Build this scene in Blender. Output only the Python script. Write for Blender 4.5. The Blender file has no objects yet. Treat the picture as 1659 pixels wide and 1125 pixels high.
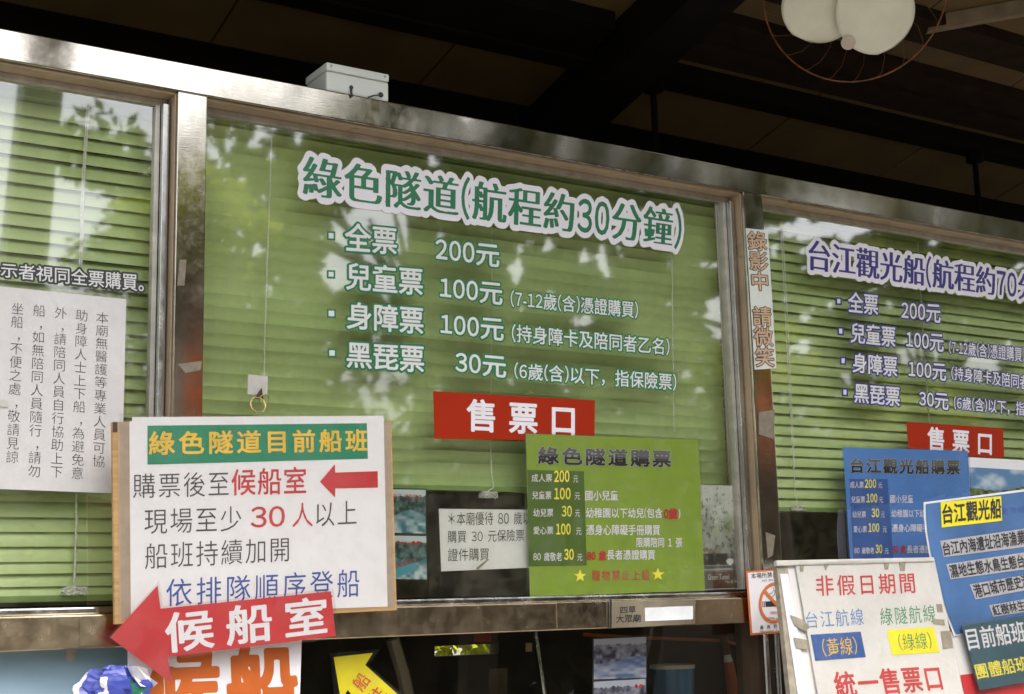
import bpy, math, random
import numpy as np
from mathutils import Vector, Matrix
R = math.radians
random.seed(7)
rng = np.random.default_rng(7)
SC = bpy.context.scene
COL = SC.collection

# ------------------------------------------------------------------ camera
F, YAW, PIT, ROL = 2285.39, R(32.974), R(10.079), R(-1.359)
CAM = np.array([0.0, -3.0, 1.65])
FW = np.array([math.sin(YAW)*math.cos(PIT), math.cos(YAW)*math.cos(PIT), math.sin(PIT)])
RT0 = np.array([math.cos(YAW), -math.sin(YAW), 0]); UP0 = np.cross(RT0, FW)
RT = RT0*math.cos(ROL)+UP0*math.sin(ROL); UP = UP0*math.cos(ROL)-RT0*math.sin(ROL)
cd = bpy.data.cameras.new('camera'); cam = bpy.data.objects.new('camera', cd); COL.objects.link(cam)
cd.sensor_width = 36; cd.lens = 36*F/1659; cd.clip_start = .05; cd.clip_end = 500
m = Matrix.Identity(4)
for i in range(3):
    m[i][0], m[i][1], m[i][2], m[i][3] = RT[i], UP[i], -FW[i], CAM[i]
cam.matrix_world = m
SC.camera = cam

# ------------------------------------------------------------------ light
W = bpy.data.worlds.new("World"); SC.world = W; W.use_nodes = True
nt = W.node_tree; bg = nt.nodes['Background']
sky = nt.nodes.new('ShaderNodeTexSky'); sky.sky_type = 'NISHITA'; sky.sun_disc = False
SUN_EL, SUN_AZ = 70, 150          # azimuth from +Y (behind the wall) towards +X: high, in front, kept off the wall by the eave
sky.sun_elevation = R(SUN_EL); sky.sun_rotation = R(SUN_AZ)
sky.air_density = 1.0; sky.dust_density = 9.0; sky.ozone_density = 1.0
hs = nt.nodes.new('ShaderNodeHueSaturation'); hs.inputs['Saturation'].default_value = .4   # hazy white sky
nt.links.new(sky.outputs[0], hs.inputs['Color']); nt.links.new(hs.outputs[0], bg.inputs[0]); bg.inputs[1].default_value = .15
sl = bpy.data.lights.new('sun', 'SUN'); sl.energy = 2.5; sl.angle = R(.5); sl.color = (1, .95, .86)
sun = bpy.data.objects.new('sun', sl); COL.objects.link(sun)
sd = Vector((math.sin(R(SUN_AZ))*math.cos(R(SUN_EL)), math.cos(R(SUN_AZ))*math.cos(R(SUN_EL)), math.sin(R(SUN_EL))))
sun.rotation_euler = sd.to_track_quat('Z', 'Y').to_euler(); sun.location = (4, -10, 18)
SC.view_settings.view_transform = 'Standard'; SC.view_settings.look = 'None'
SC.view_settings.gamma = 1; SC.view_settings.use_curve_mapping = False
SC.view_settings.exposure = 1.97
SC.cycles.max_bounces = 10; SC.cycles.transparent_max_bounces = 24
SC.cycles.glossy_bounces = 5

# ------------------------------------------------------------------ geometry helpers
def ray(px, py): return FW+RT*(px-829.5)/F-UP*(py-562.5)/F
def pl(y): return (np.array([0, y, 0.]), np.array([0, -1., 0]))
def P(q, plane=0.0):
    """point of the plane that the photograph shows at pixel q"""
    if not isinstance(plane, tuple): plane = pl(plane)
    r = ray(*q); return CAM+r*(((plane[0]-CAM)@plane[1])/(r@plane[1]))
def shift(plane, d):
    if not isinstance(plane, tuple): plane = pl(plane)
    return (plane[0]+plane[1]*d, plane[1])
def lean_plane(tl, tr, bl, y):
    """plane of a board whose top edge is parallel to the wall and whose corner is square"""
    A, B = P(tl, y), P(tr, y); U = B-A; r = ray(*bl)
    s = (U@(A-CAM))/(U@r); V = CAM+r*s-A
    n = np.cross(V, U); n /= np.linalg.norm(n)
    if n[1] > 0: n = -n
    return (A, n)

def tag(o, label=None, cat=None, group=None, kind=None):
    if label: o['label'] = label
    if cat: o['category'] = cat
    if group: o['group'] = group
    if kind: o['kind'] = kind
    return o
def empty(name, loc, label, cat, group=None):
    o = bpy.data.objects.new(name, None); COL.objects.link(o); o.location = loc
    o.empty_display_size = .05
    return tag(o, label, cat, group)
def link(name, me, mat, parent=None):
    o = bpy.data.objects.new(name, me); COL.objects.link(o)
    if mat is not None and len(me.materials) == 0: me.materials.append(mat)
    if parent is not None:
        o.parent = parent
        L = parent.location; p = parent
        off = Vector(L)
        while p.parent is not None:
            p = p.parent; off += Vector(p.location)
        o.location = -off
    return o
class MB:
    """collects shapes in world coordinates"""
    def __init__(s): s.v = []; s.f = []
    def add(s, vs, fs):
        n = len(s.v); s.v += [tuple(float(c) for c in v) for v in vs]
        s.f += [tuple(i+n for i in f) for f in fs]; return s
    def box(s, x0, x1, y0, y1, z0, z1):
        v = [(x, y, z) for x in (x0, x1) for y in (y0, y1) for z in (z0, z1)]
        return s.add(v, [(0, 1, 3, 2), (4, 6, 7, 5), (0, 4, 5, 1), (2, 3, 7, 6), (0, 2, 6, 4), (1, 5, 7, 3)])
    def prism(s, front, back):
        n = len(front)
        return s.add(list(front)+list(back), [tuple(range(n)), tuple(range(2*n-1, n-1, -1))] +
                     [(i, i+n, (i+1) % n+n, (i+1) % n) for i in range(n)])
    def slab(s, px, plane, t):
        """outline in photo pixels on a plane, thickness t away from the camera"""
        if not isinstance(plane, tuple): plane = pl(plane)
        a = [P(q, plane) for q in px]
        return s.prism(a, [p-plane[1]*t for p in a])
    def tube(s, pts, r, n=8, closed=False):
        pts = [Vector(p) for p in pts]; m_ = len(pts); base = len(s.v); rs = r if hasattr(r, '__len__') else [r]*m_
        up = None
        for i, p in enumerate(pts):
            if closed: d = pts[(i+1) % m_]-pts[i-1]
            else: d = pts[min(i+1, m_-1)]-pts[max(i-1, 0)]
            d = d.normalized() if d.length > 1e-9 else Vector((0, 0, 1))
            if up is None: up = d.orthogonal().normalized()
            up = (up-d*up.dot(d)); up = up.normalized() if up.length > 1e-6 else d.orthogonal().normalized()
            b = d.cross(up)
            for k in range(n):
                a = 2*math.pi*k/n; q = p+(up*math.cos(a)+b*math.sin(a))*rs[i]; s.v.append(tuple(q))
        for i in range(m_ if closed else m_-1):
            j = (i+1) % m_
            for k in range(n):
                s.f.append((base+i*n+k, base+i*n+(k+1) % n, base+j*n+(k+1) % n, base+j*n+k))
        if not closed:
            s.f.append(tuple(base+k for k in range(n))[::-1]); s.f.append(tuple(base+(m_-1)*n+k for k in range(n)))
        return s
    def mesh(s, name, smooth=False, bevel=0):
        me = bpy.data.meshes.new(name); me.from_pydata(s.v, [], s.f)
        if bevel:
            import bmesh
            bm = bmesh.new(); bm.from_mesh(me)
            bmesh.ops.recalc_face_normals(bm, faces=bm.faces)
            bmesh.ops.bevel(bm, geom=list(bm.edges), offset=bevel, segments=2, affect='EDGES', profile=.6)
            bm.to_mesh(me); bm.free()
        else:
            import bmesh
            bm = bmesh.new(); bm.from_mesh(me); bmesh.ops.recalc_face_normals(bm, faces=bm.faces); bm.to_mesh(me); bm.free()
        if smooth: me.polygons.foreach_set('use_smooth', [True]*len(me.polygons))
        return me
    def build(s, name, mat, parent=None, smooth=False, bevel=0):
        return link(name, s.mesh(name, smooth, bevel), mat, parent)

# ------------------------------------------------------------------ materials
def nodes(name):
    mt = bpy.data.materials.new(name); mt.use_nodes = True; n = mt.node_tree
    return mt, n, n.nodes['Principled BSDF'], n.nodes['Material Output']
def noise(n, scale, detail=4, vec=None, stretch=None, rough=.55):
    tc = n.nodes.new('ShaderNodeTexCoord'); mp = n.nodes.new('ShaderNodeMapping')
    n.links.new(tc.outputs['Object'], mp.inputs[0])
    if stretch: mp.inputs['Scale'].default_value = stretch
    t = n.nodes.new('ShaderNodeTexNoise'); t.inputs['Scale'].default_value = scale
    t.inputs['Detail'].default_value = detail; t.inputs['Roughness'].default_value = rough
    n.links.new(mp.outputs[0], t.inputs['Vector']); return t
def ramp(n, src, a, b, c0=(0, 0, 0, 1), c1=(1, 1, 1, 1)):
    r = n.nodes.new('ShaderNodeValToRGB'); r.color_ramp.elements[0].position = a; r.color_ramp.elements[1].position = b
    r.color_ramp.elements[0].color = c0; r.color_ramp.elements[1].color = c1
    n.links.new(src, r.inputs[0]); return r
def rgb(c): return (c[0], c[1], c[2], 1)
def mixc(n, fac, a, b):
    m_ = n.nodes.new('ShaderNodeMix'); m_.data_type = 'RGBA'
    for sock, v in ((m_.inputs[0], fac), (m_.inputs[6], a), (m_.inputs[7], b)):
        if hasattr(v, 'links') or hasattr(v, 'is_linked'): n.links.new(v, sock)
        elif isinstance(v, (int, float)): sock.default_value = v
        else: sock.default_value = rgb(v)
    return m_.outputs[2]
def mat(name, c, rough=.5, metal=0, var=.12, scale=20, bump=0, bscale=200, dirt=None, spec=.5, stretch=None, coat=0):
    mt, n, b, out = nodes(name)
    b.inputs['Roughness'].default_value = rough; b.inputs['Metallic'].default_value = metal
    b.inputs['Specular IOR Level'].default_value = spec; b.inputs['Coat Weight'].default_value = coat
    t = noise(n, scale, 5, stretch=stretch)
    col = mixc(n, ramp(n, t.outputs[0], .3, .7).outputs[0], [x*(1-var) for x in c], [min(1, x*(1+var)) for x in c])
    if dirt:
        d = noise(n, dirt[1], 8, rough=.7); r = ramp(n, d.outputs[0], dirt[2], dirt[3])
        col = mixc(n, r.outputs[0], col, dirt[0])
    n.links.new(col, b.inputs['Base Color'])
    if bump:
        bn = noise(n, bscale, 4, stretch=stretch); bp = n.nodes.new('ShaderNodeBump')
        bp.inputs['Strength'].default_value = bump; bp.inputs['Distance'].default_value = .002
        n.links.new(bn.outputs[0], bp.inputs['Height']); n.links.new(bp.outputs[0], b.inputs['Normal'])
    return mt
def steel(name, c=(.62, .60, .57), an=.85, r0=.1, r1=.38, dirtc=(.16, .11, .06), da=.58, db=.72, st=(1, 1, 14)):
    mt, n, b, out = nodes(name); b.inputs['Metallic'].default_value = 1
    t = noise(n, 7, 6, stretch=(1, 1, 1)); t2 = noise(n, 22, 8, rough=.75)
    n.links.new(mixc(n, ramp(n, t.outputs[0], .35, .7).outputs[0], [x*.62 for x in c], c), b.inputs['Base Color'])
    rr = n.nodes.new('ShaderNodeMapRange'); rr.inputs[3].default_value = r0; rr.inputs[4].default_value = r1
    n.links.new(ramp(n, t2.outputs[0], .4, .75).outputs[0], rr.inputs[0]); n.links.new(rr.outputs[0], b.inputs['Roughness'])
    w = noise(n, 9, 3, stretch=st); bp = n.nodes.new('ShaderNodeBump'); bp.inputs['Strength'].default_value = .35
    bp.inputs['Distance'].default_value = .00015; n.links.new(w.outputs[0], bp.inputs['Height'])
    n.links.new(bp.outputs[0], b.inputs['Normal'])
    b.inputs['Anisotropic'].default_value = an; tv = n.nodes.new('ShaderNodeCombineXYZ'); tv.inputs[2].default_value = 1
    n.links.new(tv.outputs[0], b.inputs['Tangent'])
    d = n.nodes.new('ShaderNodeBsdfDiffuse'); d.inputs[0].default_value = rgb(dirtc)
    mx = n.nodes.new('ShaderNodeMixShader'); dn = noise(n, 13, 9, rough=.72)
    dr = ramp(n, dn.outputs[0], da, db)
    mm = n.nodes.new('ShaderNodeMath'); mm.operation = 'MULTIPLY'; mm.inputs[1].default_value = .4
    n.links.new(dr.outputs[0], mm.inputs[0])
    n.links.new(mm.outputs[0], mx.inputs[0]); n.links.new(b.outputs[0], mx.inputs[1]); n.links.new(d.outputs[0], mx.inputs[2])
    n.links.new(mx.outputs[0], out.inputs[0]); return mt
def glass(name, gain=1.9, ior=1.5, tint=(1, 1, 1), rough=0.0, haze=0.0, hazec=(.7, .7, .7), bump=0, bs=8):
    mt, n, b, out = nodes(name); n.nodes.remove(b)
    tr = n.nodes.new('ShaderNodeBsdfTransparent'); tr.inputs[0].default_value = rgb(tint)
    gl = n.nodes.new('ShaderNodeBsdfGlossy'); gl.inputs['Roughness'].default_value = rough; gl.inputs[0].default_value = (1, 1, 1, 1)
    fr = n.nodes.new('ShaderNodeFresnel'); fr.inputs[0].default_value = ior
    ge = n.nodes.new('ShaderNodeNewGeometry')
    a = n.nodes.new('ShaderNodeMath'); a.operation = 'SUBTRACT'; a.inputs[0].default_value = gain; 
    s = n.nodes.new('ShaderNodeMath'); s.operation = 'MULTIPLY'; s.inputs[1].default_value = gain
    n.links.new(ge.outputs['Backfacing'], s.inputs[0]); n.links.new(s.outputs[0], a.inputs[1])
    f = n.nodes.new('ShaderNodeMath'); f.operation = 'MULTIPLY'; f.use_clamp = True
    n.links.new(fr.outputs[0], f.inputs[0]); n.links.new(a.outputs[0], f.inputs[1])
    mx = n.nodes.new('ShaderNodeMixShader')
    n.links.new(f.outputs[0], mx.inputs[0]); n.links.new(tr.outputs[0], mx.inputs[1]); n.links.new(gl.outputs[0], mx.inputs[2])
    if bump:
        bn = noise(n, bs, 3); bp = n.nodes.new('ShaderNodeBump'); bp.inputs['Strength'].default_value = bump
        bp.inputs['Distance'].default_value = .002
        n.links.new(bn.outputs[0], bp.inputs['Height']); n.links.new(bp.outputs[0], gl.inputs['Normal'])
    last = mx.outputs[0]
    if haze:
        d = n.nodes.new('ShaderNodeBsdfDiffuse'); d.inputs[0].default_value = rgb(hazec)
        nz = noise(n, 16, 8, rough=.75); r = ramp(n, nz.outputs[0], .45, .8)
        q = n.nodes.new('ShaderNodeMath'); q.operation = 'MULTIPLY_ADD'; q.inputs[1].default_value = haze*2; q.inputs[2].default_value = haze*.25
        n.links.new(r.outputs[0], q.inputs[0])
        m2 = n.nodes.new('ShaderNodeMixShader'); n.links.new(q.outputs[0], m2.inputs[0])
        n.links.new(last, m2.inputs[1]); n.links.new(d.outputs[0], m2.inputs[2]); last = m2.outputs[0]
    n.links.new(last, out.inputs[0]); return mt

M = {}
M['steel'] = steel('polished_steel', c=(.68, .64, .56), r0=.07, r1=.17, st=(4, 1, 30), dirtc=(.2, .14, .07), da=.6, db=.75)
M['steel_low'] = steel('worn_steel', c=(.66, .53, .36), r0=.18, r1=.32, dirtc=(.27, .2, .11), da=.56, db=.85)
M['plate'] = steel('plate_steel', c=(.7, .6, .45), r0=.35, r1=.5, da=.6, db=.9)
M['chrome'] = steel('chrome_strip', c=(.6, .6, .58), r0=.15, r1=.35, da=.7, db=.85, st=(14, 14, 1))
M['reflect_tint'] = mat('mirrored_brown_tint', (.36, .27, .17), .45, .25, .2, 9, .2, 60, ((.12, .08, .04), 18, .58, .75))  # brown reflection of the steel's inner faces put into the colour, plus dirt
M['edge'] = mat('metal_edge', (.45, .42, .36), .4, .6, .2, 30)
M['glass'] = glass('window_glass', 4.4, 1.5, (.97, .98, .95), .03, .022, (.6, .56, .36), .05, 2.5)
M['glass_low'] = glass('lower_glass', 1.9, 1.5, (.97, .98, .95), .02, .005, (.4, .35, .25), .05, 2.5)
M['film'] = glass('clear_film', 1.6, 1.45, (.97, .97, .96), .05, .02, (.8, .78, .74), 1.0, 13)
M['blind'] = mat('green_slat', (.55, .68, .31), .38, 0, .06, 14, 0, 0, ((.14, .13, .05), 60, .68, .78), .5)
M['blind_rail'] = mat('green_rail', (.22, .33, .1), .4, 0, .1, 10)
M['cord'] = mat('blind_cord', (.75, .75, .7), .8, 0, .2, 200)
M['paper'] = mat('white_paper', (.8, .78, .79), .55, 0, .035, 5, .12, 14)
M['paper_old'] = mat('aged_paper', (.68, .655, .63), .5, 0, .05, 6, .25, 12, ((.5, .44, .36), 9, .68, .85))
M['kraft'] = mat('kraft_sheet', (.38, .29, .21), .6, 0, .1, 30)
M['black'] = mat('black_ink', (.03, .03, .03), .5)
M['grayink'] = mat('grey_ink', (.08, .075, .075), .5)
M['white'] = mat('white_vinyl', (.76, .74, .77), .45, 0, .03)
M['whitecap'] = mat('white_film_letters', (.68, .68, .67), .45, 0, .04)
M['dgreen'] = mat('dark_green_vinyl', (.02, .17, .075), .4)
M['navy'] = mat('navy_vinyl', (.035, .03, .2), .4)
M['dark'] = mat('charcoal_vinyl', (.03, .035, .035), .4)
M['red'] = mat('red_vinyl', (.34, .022, .004), .6, 0, .06, 8, spec=.12)
M['redsign'] = mat('red_card', (.55, .04, .045), .4, 0, .08, 6)
M['redink'] = mat('red_ink', (.55, .05, .05), .5)
M['darkred'] = mat('dark_red_ink', (.45, .02, .01), .5)
M['wood'] = mat('plywood_edge', (.47, .29, .12), .6, 0, .18, 10, .2, 80, None, .3, (1, 1, 14))
M['banner_green'] = mat('banner_green', (.02, .24, .13), .45, 0, .06)
M['yellow'] = mat('yellow_ink', (.8, .52, .06), .5)
M['lemon'] = mat('lemon_card', (.85, .74, .02), .45, 0, .04)
M['limeyellow'] = mat('bright_yellow_ink', (.85, .75, .08), .5)
M['blueink'] = mat('blue_ink', (.05, .09, .33), .5)
M['skyink'] = mat('light_blue_ink', (.12, .25, .5), .5)
M['greenink'] = mat('green_ink', (.06, .28, .12), .5)
M['lime'] = mat('lime_print', (.22, .33, .03), .42, 0, .05, 6)
M['olive'] = mat('olive_print', (.075, .135, .015), .42, 0, .05, 6)
M['bluep'] = mat('blue_print', (.07, .22, .56), .42, 0, .07, 6)
M['bluedark'] = mat('deep_blue_print', (.03, .1, .33), .42, 0, .06, 6)
M['poster_blue'] = mat('poster_blue', (.065, .15, .33), .4, 0, .25, 5)
M['teal'] = mat('teal_print', (.05, .11, .14), .35, 0, .12, 7)
M['grey'] = mat('grey_strip', (.42, .41, .42), .5, 0, .04)
M['orange'] = mat('orange_print', (.55, .12, .015), .5, 0, .1, 12)
M['orangeb'] = mat('orange_border', (.62, .17, .05), .45, 0, .08)
M['tan'] = mat('tan_letter', (.55, .38, .24), .5)
M['white_plastic'] = mat('white_plastic', (.66, .7, .64), .35, 0, .05, 12, 0, 0, ((.35, .3, .22), 25, .66, .8))
M['blade'] = mat('cream_blade', (.7, .68, .53), .3, 0, .06, 14, 0, 0, ((.3, .27, .18), 40, .66, .8), .4)
M['rust'] = mat('rusty_wire', (.14, .05, .016), .5, .5, .5, 60)
M['motor'] = mat('fan_motor', (.12, .12, .1), .5)
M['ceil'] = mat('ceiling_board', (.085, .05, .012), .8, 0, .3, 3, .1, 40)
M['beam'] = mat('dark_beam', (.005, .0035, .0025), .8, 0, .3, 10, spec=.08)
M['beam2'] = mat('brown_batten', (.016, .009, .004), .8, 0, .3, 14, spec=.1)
M['lightwood'] = mat('pale_brace', (.16, .12, .07), .7, 0, .3, 12)
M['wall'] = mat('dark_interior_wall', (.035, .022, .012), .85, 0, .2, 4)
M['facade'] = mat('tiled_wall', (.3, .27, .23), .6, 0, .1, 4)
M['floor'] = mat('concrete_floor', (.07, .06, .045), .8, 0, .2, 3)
M['asphalt'] = mat('paving', (.085, .08, .075), .9, 0, .25, 2, .3, 60)
M['post'] = mat('grey_post', (.2, .17, .12), .5, .0, .2, 6)
M['tapeg'] = mat('grubby_tape', (.33, .29, .22), .5, 0, .25, 40)
M['tapedk'] = mat('old_tape', (.2, .17, .12), .5, 0, .3, 40)
M['brass'] = mat('brass_ring', (.7, .5, .22), .25, 1)
M['hookgrey'] = mat('pale_hook_pad', (.55, .53, .48), .4)
M['brown'] = mat('brown_hook', (.06, .04, .025), .4)
M['bin_blue'] = mat('blue_plastic', (.03, .14, .3), .35)
M['bark'] = mat('bark', (.12, .09, .06), .9, 0, .3, 12, .5, 30)
M['strip_white'] = mat('paper_label', (.8, .83, .84), .5)

def leafmat(name, c1, c2):
    mt, n, b, out = nodes(name); n.nodes.remove(b)
    t = noise(n, 1.3, 3); t2 = noise(n, 37, 2)
    ad = n.nodes.new('ShaderNodeMath'); ad.operation = 'MULTIPLY_ADD'; ad.inputs[1].default_value = .5
    n.links.new(t.outputs[0], ad.inputs[0])
    ml = n.nodes.new('ShaderNodeMath'); ml.operation = 'MULTIPLY'; ml.inputs[1].default_value = .5
    n.links.new(t2.outputs[0], ml.inputs[0]); n.links.new(ml.outputs[0], ad.inputs[2])
    c = mixc(n, ramp(n, ad.outputs[0], .45, .66).outputs[0], c1, c2)
    d = n.nodes.new('ShaderNodeBsdfDiffuse'); tr = n.nodes.new('ShaderNodeBsdfTranslucent')
    mx = n.nodes.new('ShaderNodeMixShader'); mx.inputs[0].default_value = .42
    n.links.new(c, d.inputs[0]); n.links.new(c, tr.inputs[0]); n.links.new(d.outputs[0], mx.inputs[1]); n.links.new(tr.outputs[0], mx.inputs[2])
    n.links.new(mx.outputs[0], out.inputs[0]); return mt
M['leaf'] = leafmat('leaves', (.018, .03, .006), (.19, .17, .02))  # second colour paints sunlit yellow dapples on some clumps
M['leafy'] = leafmat('sunlit_leaf_tint', (.2, .25, .02), (.45, .38, .03))  # brighter copy of the leaves, sunlight put into the colour
M['leaffar'] = leafmat('far_leaves', (.05, .06, .025), (.22, .2, .08))

# two-tone ink whose letters fade from grey at the top to black at the foot (printed that way)
mt, n, b, out = nodes('graded_ink'); uv = n.nodes.new('ShaderNodeUVMap'); sp = n.nodes.new('ShaderNodeSeparateXYZ')
n.links.new(uv.outputs[0], sp.inputs[0])
n.links.new(ramp(n, sp.outputs[1], .44, .58, (.008, .008, .008, 1), (.1, .1, .1, 1)).outputs[0], b.inputs['Base Color'])
b.inputs['Roughness'].default_value = .45; M['graded'] = mt
mt, n, b, out = nodes('photo_print'); at_ = n.nodes.new('ShaderNodeVertexColor'); at_.layer_name = 'Col'
n.links.new(at_.outputs[0], b.inputs['Base Color']); b.inputs['Roughness'].default_value = .35; M['print'] = mt

# ------------------------------------------------------------------ lettering
_fc = bpy.data.curves.new('glyph_source', 'FONT'); _fo = bpy.data.objects.new('glyph_source', _fc); COL.objects.link(_fo)
_cache = {}
def raw(ch, off=0.0):
    k = (ch, round(off, 4))
    if k not in _cache:
        _fc.body = ch; _fc.offset = off; _fc.resolution_u = 3; bpy.context.view_layer.update()
        me = _fo.to_mesh(); v = np.array([tuple(q.co)[:2] for q in me.vertices]) if len(me.vertices) else np.zeros((0, 2))
        f = [tuple(p.vertices) for p in me.polygons]; _fo.to_mesh_clear(); _cache[k] = (v, f)
    return _cache[k]
_a, _ = raw('口口'); _b, _ = raw('口')
EM = (_a[:, 0].max()-_b[:, 0].max())          # advance of one full-width character
_y0 = raw('國')[0][:, 1].min(); _y1 = raw('國')[0][:, 1].max()
def field_mesh(ch, d, res=64, ming=False):
    k = (ch, 'f', d, res, ming)
    if k in _cache: return _cache[k]
    v, f = raw(ch)
    if len(v) == 0: _cache[k] = (v, f); return _cache[k]
    cnt = {}
    for p in f:
        for i in range(len(p)):
            e = (p[i], p[(i+1) % len(p)]); cnt[tuple(sorted(e))] = cnt.get(tuple(sorted(e)), 0)+1
    E_ = np.array([e for e, c in cnt.items() if c == 1]); A = v[E_[:, 0]]; B = v[E_[:, 1]]
    h = EM/res; mg = max(d, 0)+.07
    xs = np.arange(v[:, 0].min()-mg, v[:, 0].max()+mg+h, h); ys = np.arange(v[:, 1].min()-mg, v[:, 1].max()+mg+h, h)
    X, Y = np.meshgrid(xs, ys); G = np.stack([X.ravel(), Y.ravel()], 1)
    ins = np.zeros(len(G), bool); dist = np.full(len(G), 9.)
    for a, b_ in zip(A, B):
        if a[1] != b_[1]:
            c = (a[1] > G[:, 1]) != (b_[1] > G[:, 1])
            xi = a[0]+(G[:, 1]-a[1])*(b_[0]-a[0])/(b_[1]-a[1]); ins ^= c & (G[:, 0] < xi)
        ab = b_-a; L = max(ab@ab, 1e-12); t = np.clip(((G-a)@ab)/L, 0, 1)
        q = G-a-t[:, None]*ab; dist = np.minimum(dist, (q*q).sum(1))
    dist = np.sqrt(dist); phi = np.where(ins, -dist, dist).reshape(X.shape)
    if ming:      # contrast of a Ming face: heavy uprights, light level strokes
        m_ = (phi < 0); k1 = max(1, int(round(.012/h)))
        e = m_.copy()
        for s_ in range(1, k1+1): e[s_:] &= m_[:-s_]
        dl = e.copy(); k2 = int(round(.042/h))
        for s_ in range(1, k2+1):
            dl[:, s_:] |= e[:, :-s_]
            if s_ <= k2//2: dl[:, :-s_] |= e[:, s_:]
        g = dl.astype(float); g2 = g.copy(); g2[1:-1, 1:-1] = (g[1:-1, 1:-1]*2+g[:-2, 1:-1]+g[2:, 1:-1]+g[1:-1, :-2]+g[1:-1, 2:])/6
        phi = .5-g2
    else: phi = phi-d
    phi = np.where(np.abs(phi) < 1e-9, 1e-9, phi)
    vs = []; idx = {}; fs = []
    def vert(key, x, y):
        if key not in idx: idx[key] = len(vs); vs.append((x, y))
        return idx[key]
    ny, nx = phi.shape; neg = phi < 0
    full = neg[:-1, :-1] & neg[1:, :-1] & neg[:-1, 1:] & neg[1:, 1:]; some = (neg[:-1, :-1] | neg[1:, :-1] | neg[:-1, 1:] | neg[1:, 1:]) & ~full
    for j in range(ny-1):
        i = 0; row = full[j]
        while i < nx-1:
            if row[i]:
                i0 = i
                while i < nx-1 and row[i]: i += 1
                fs.append((vert((i0, j), xs[i0], ys[j]), vert((i, j), xs[i], ys[j]), vert((i, j+1), xs[i], ys[j+1]), vert((i0, j+1), xs[i0], ys[j+1])))
            else: i += 1
    for j, i in zip(*np.nonzero(some)):
        c = [(i, j), (i+1, j), (i+1, j+1), (i, j+1)]; poly = []
        for a in range(4):
            p, q = c[a], c[(a+1) % 4]; fp, fq = phi[p[1], p[0]], phi[q[1], q[0]]
            if fp < 0: poly.append(vert(p, xs[p[0]], ys[p[1]]))
            if (fp < 0) != (fq < 0):
                t = fp/(fp-fq); poly.append(vert((min(p, q), max(p, q)), xs[p[0]]+t*(xs[q[0]]-xs[p[0]]), ys[p[1]]+t*(ys[q[1]]-ys[p[1]])))
        if len(poly) >= 3: fs.append(tuple(poly))
    _cache[k] = (np.array(vs), fs); return _cache[k]

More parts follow.
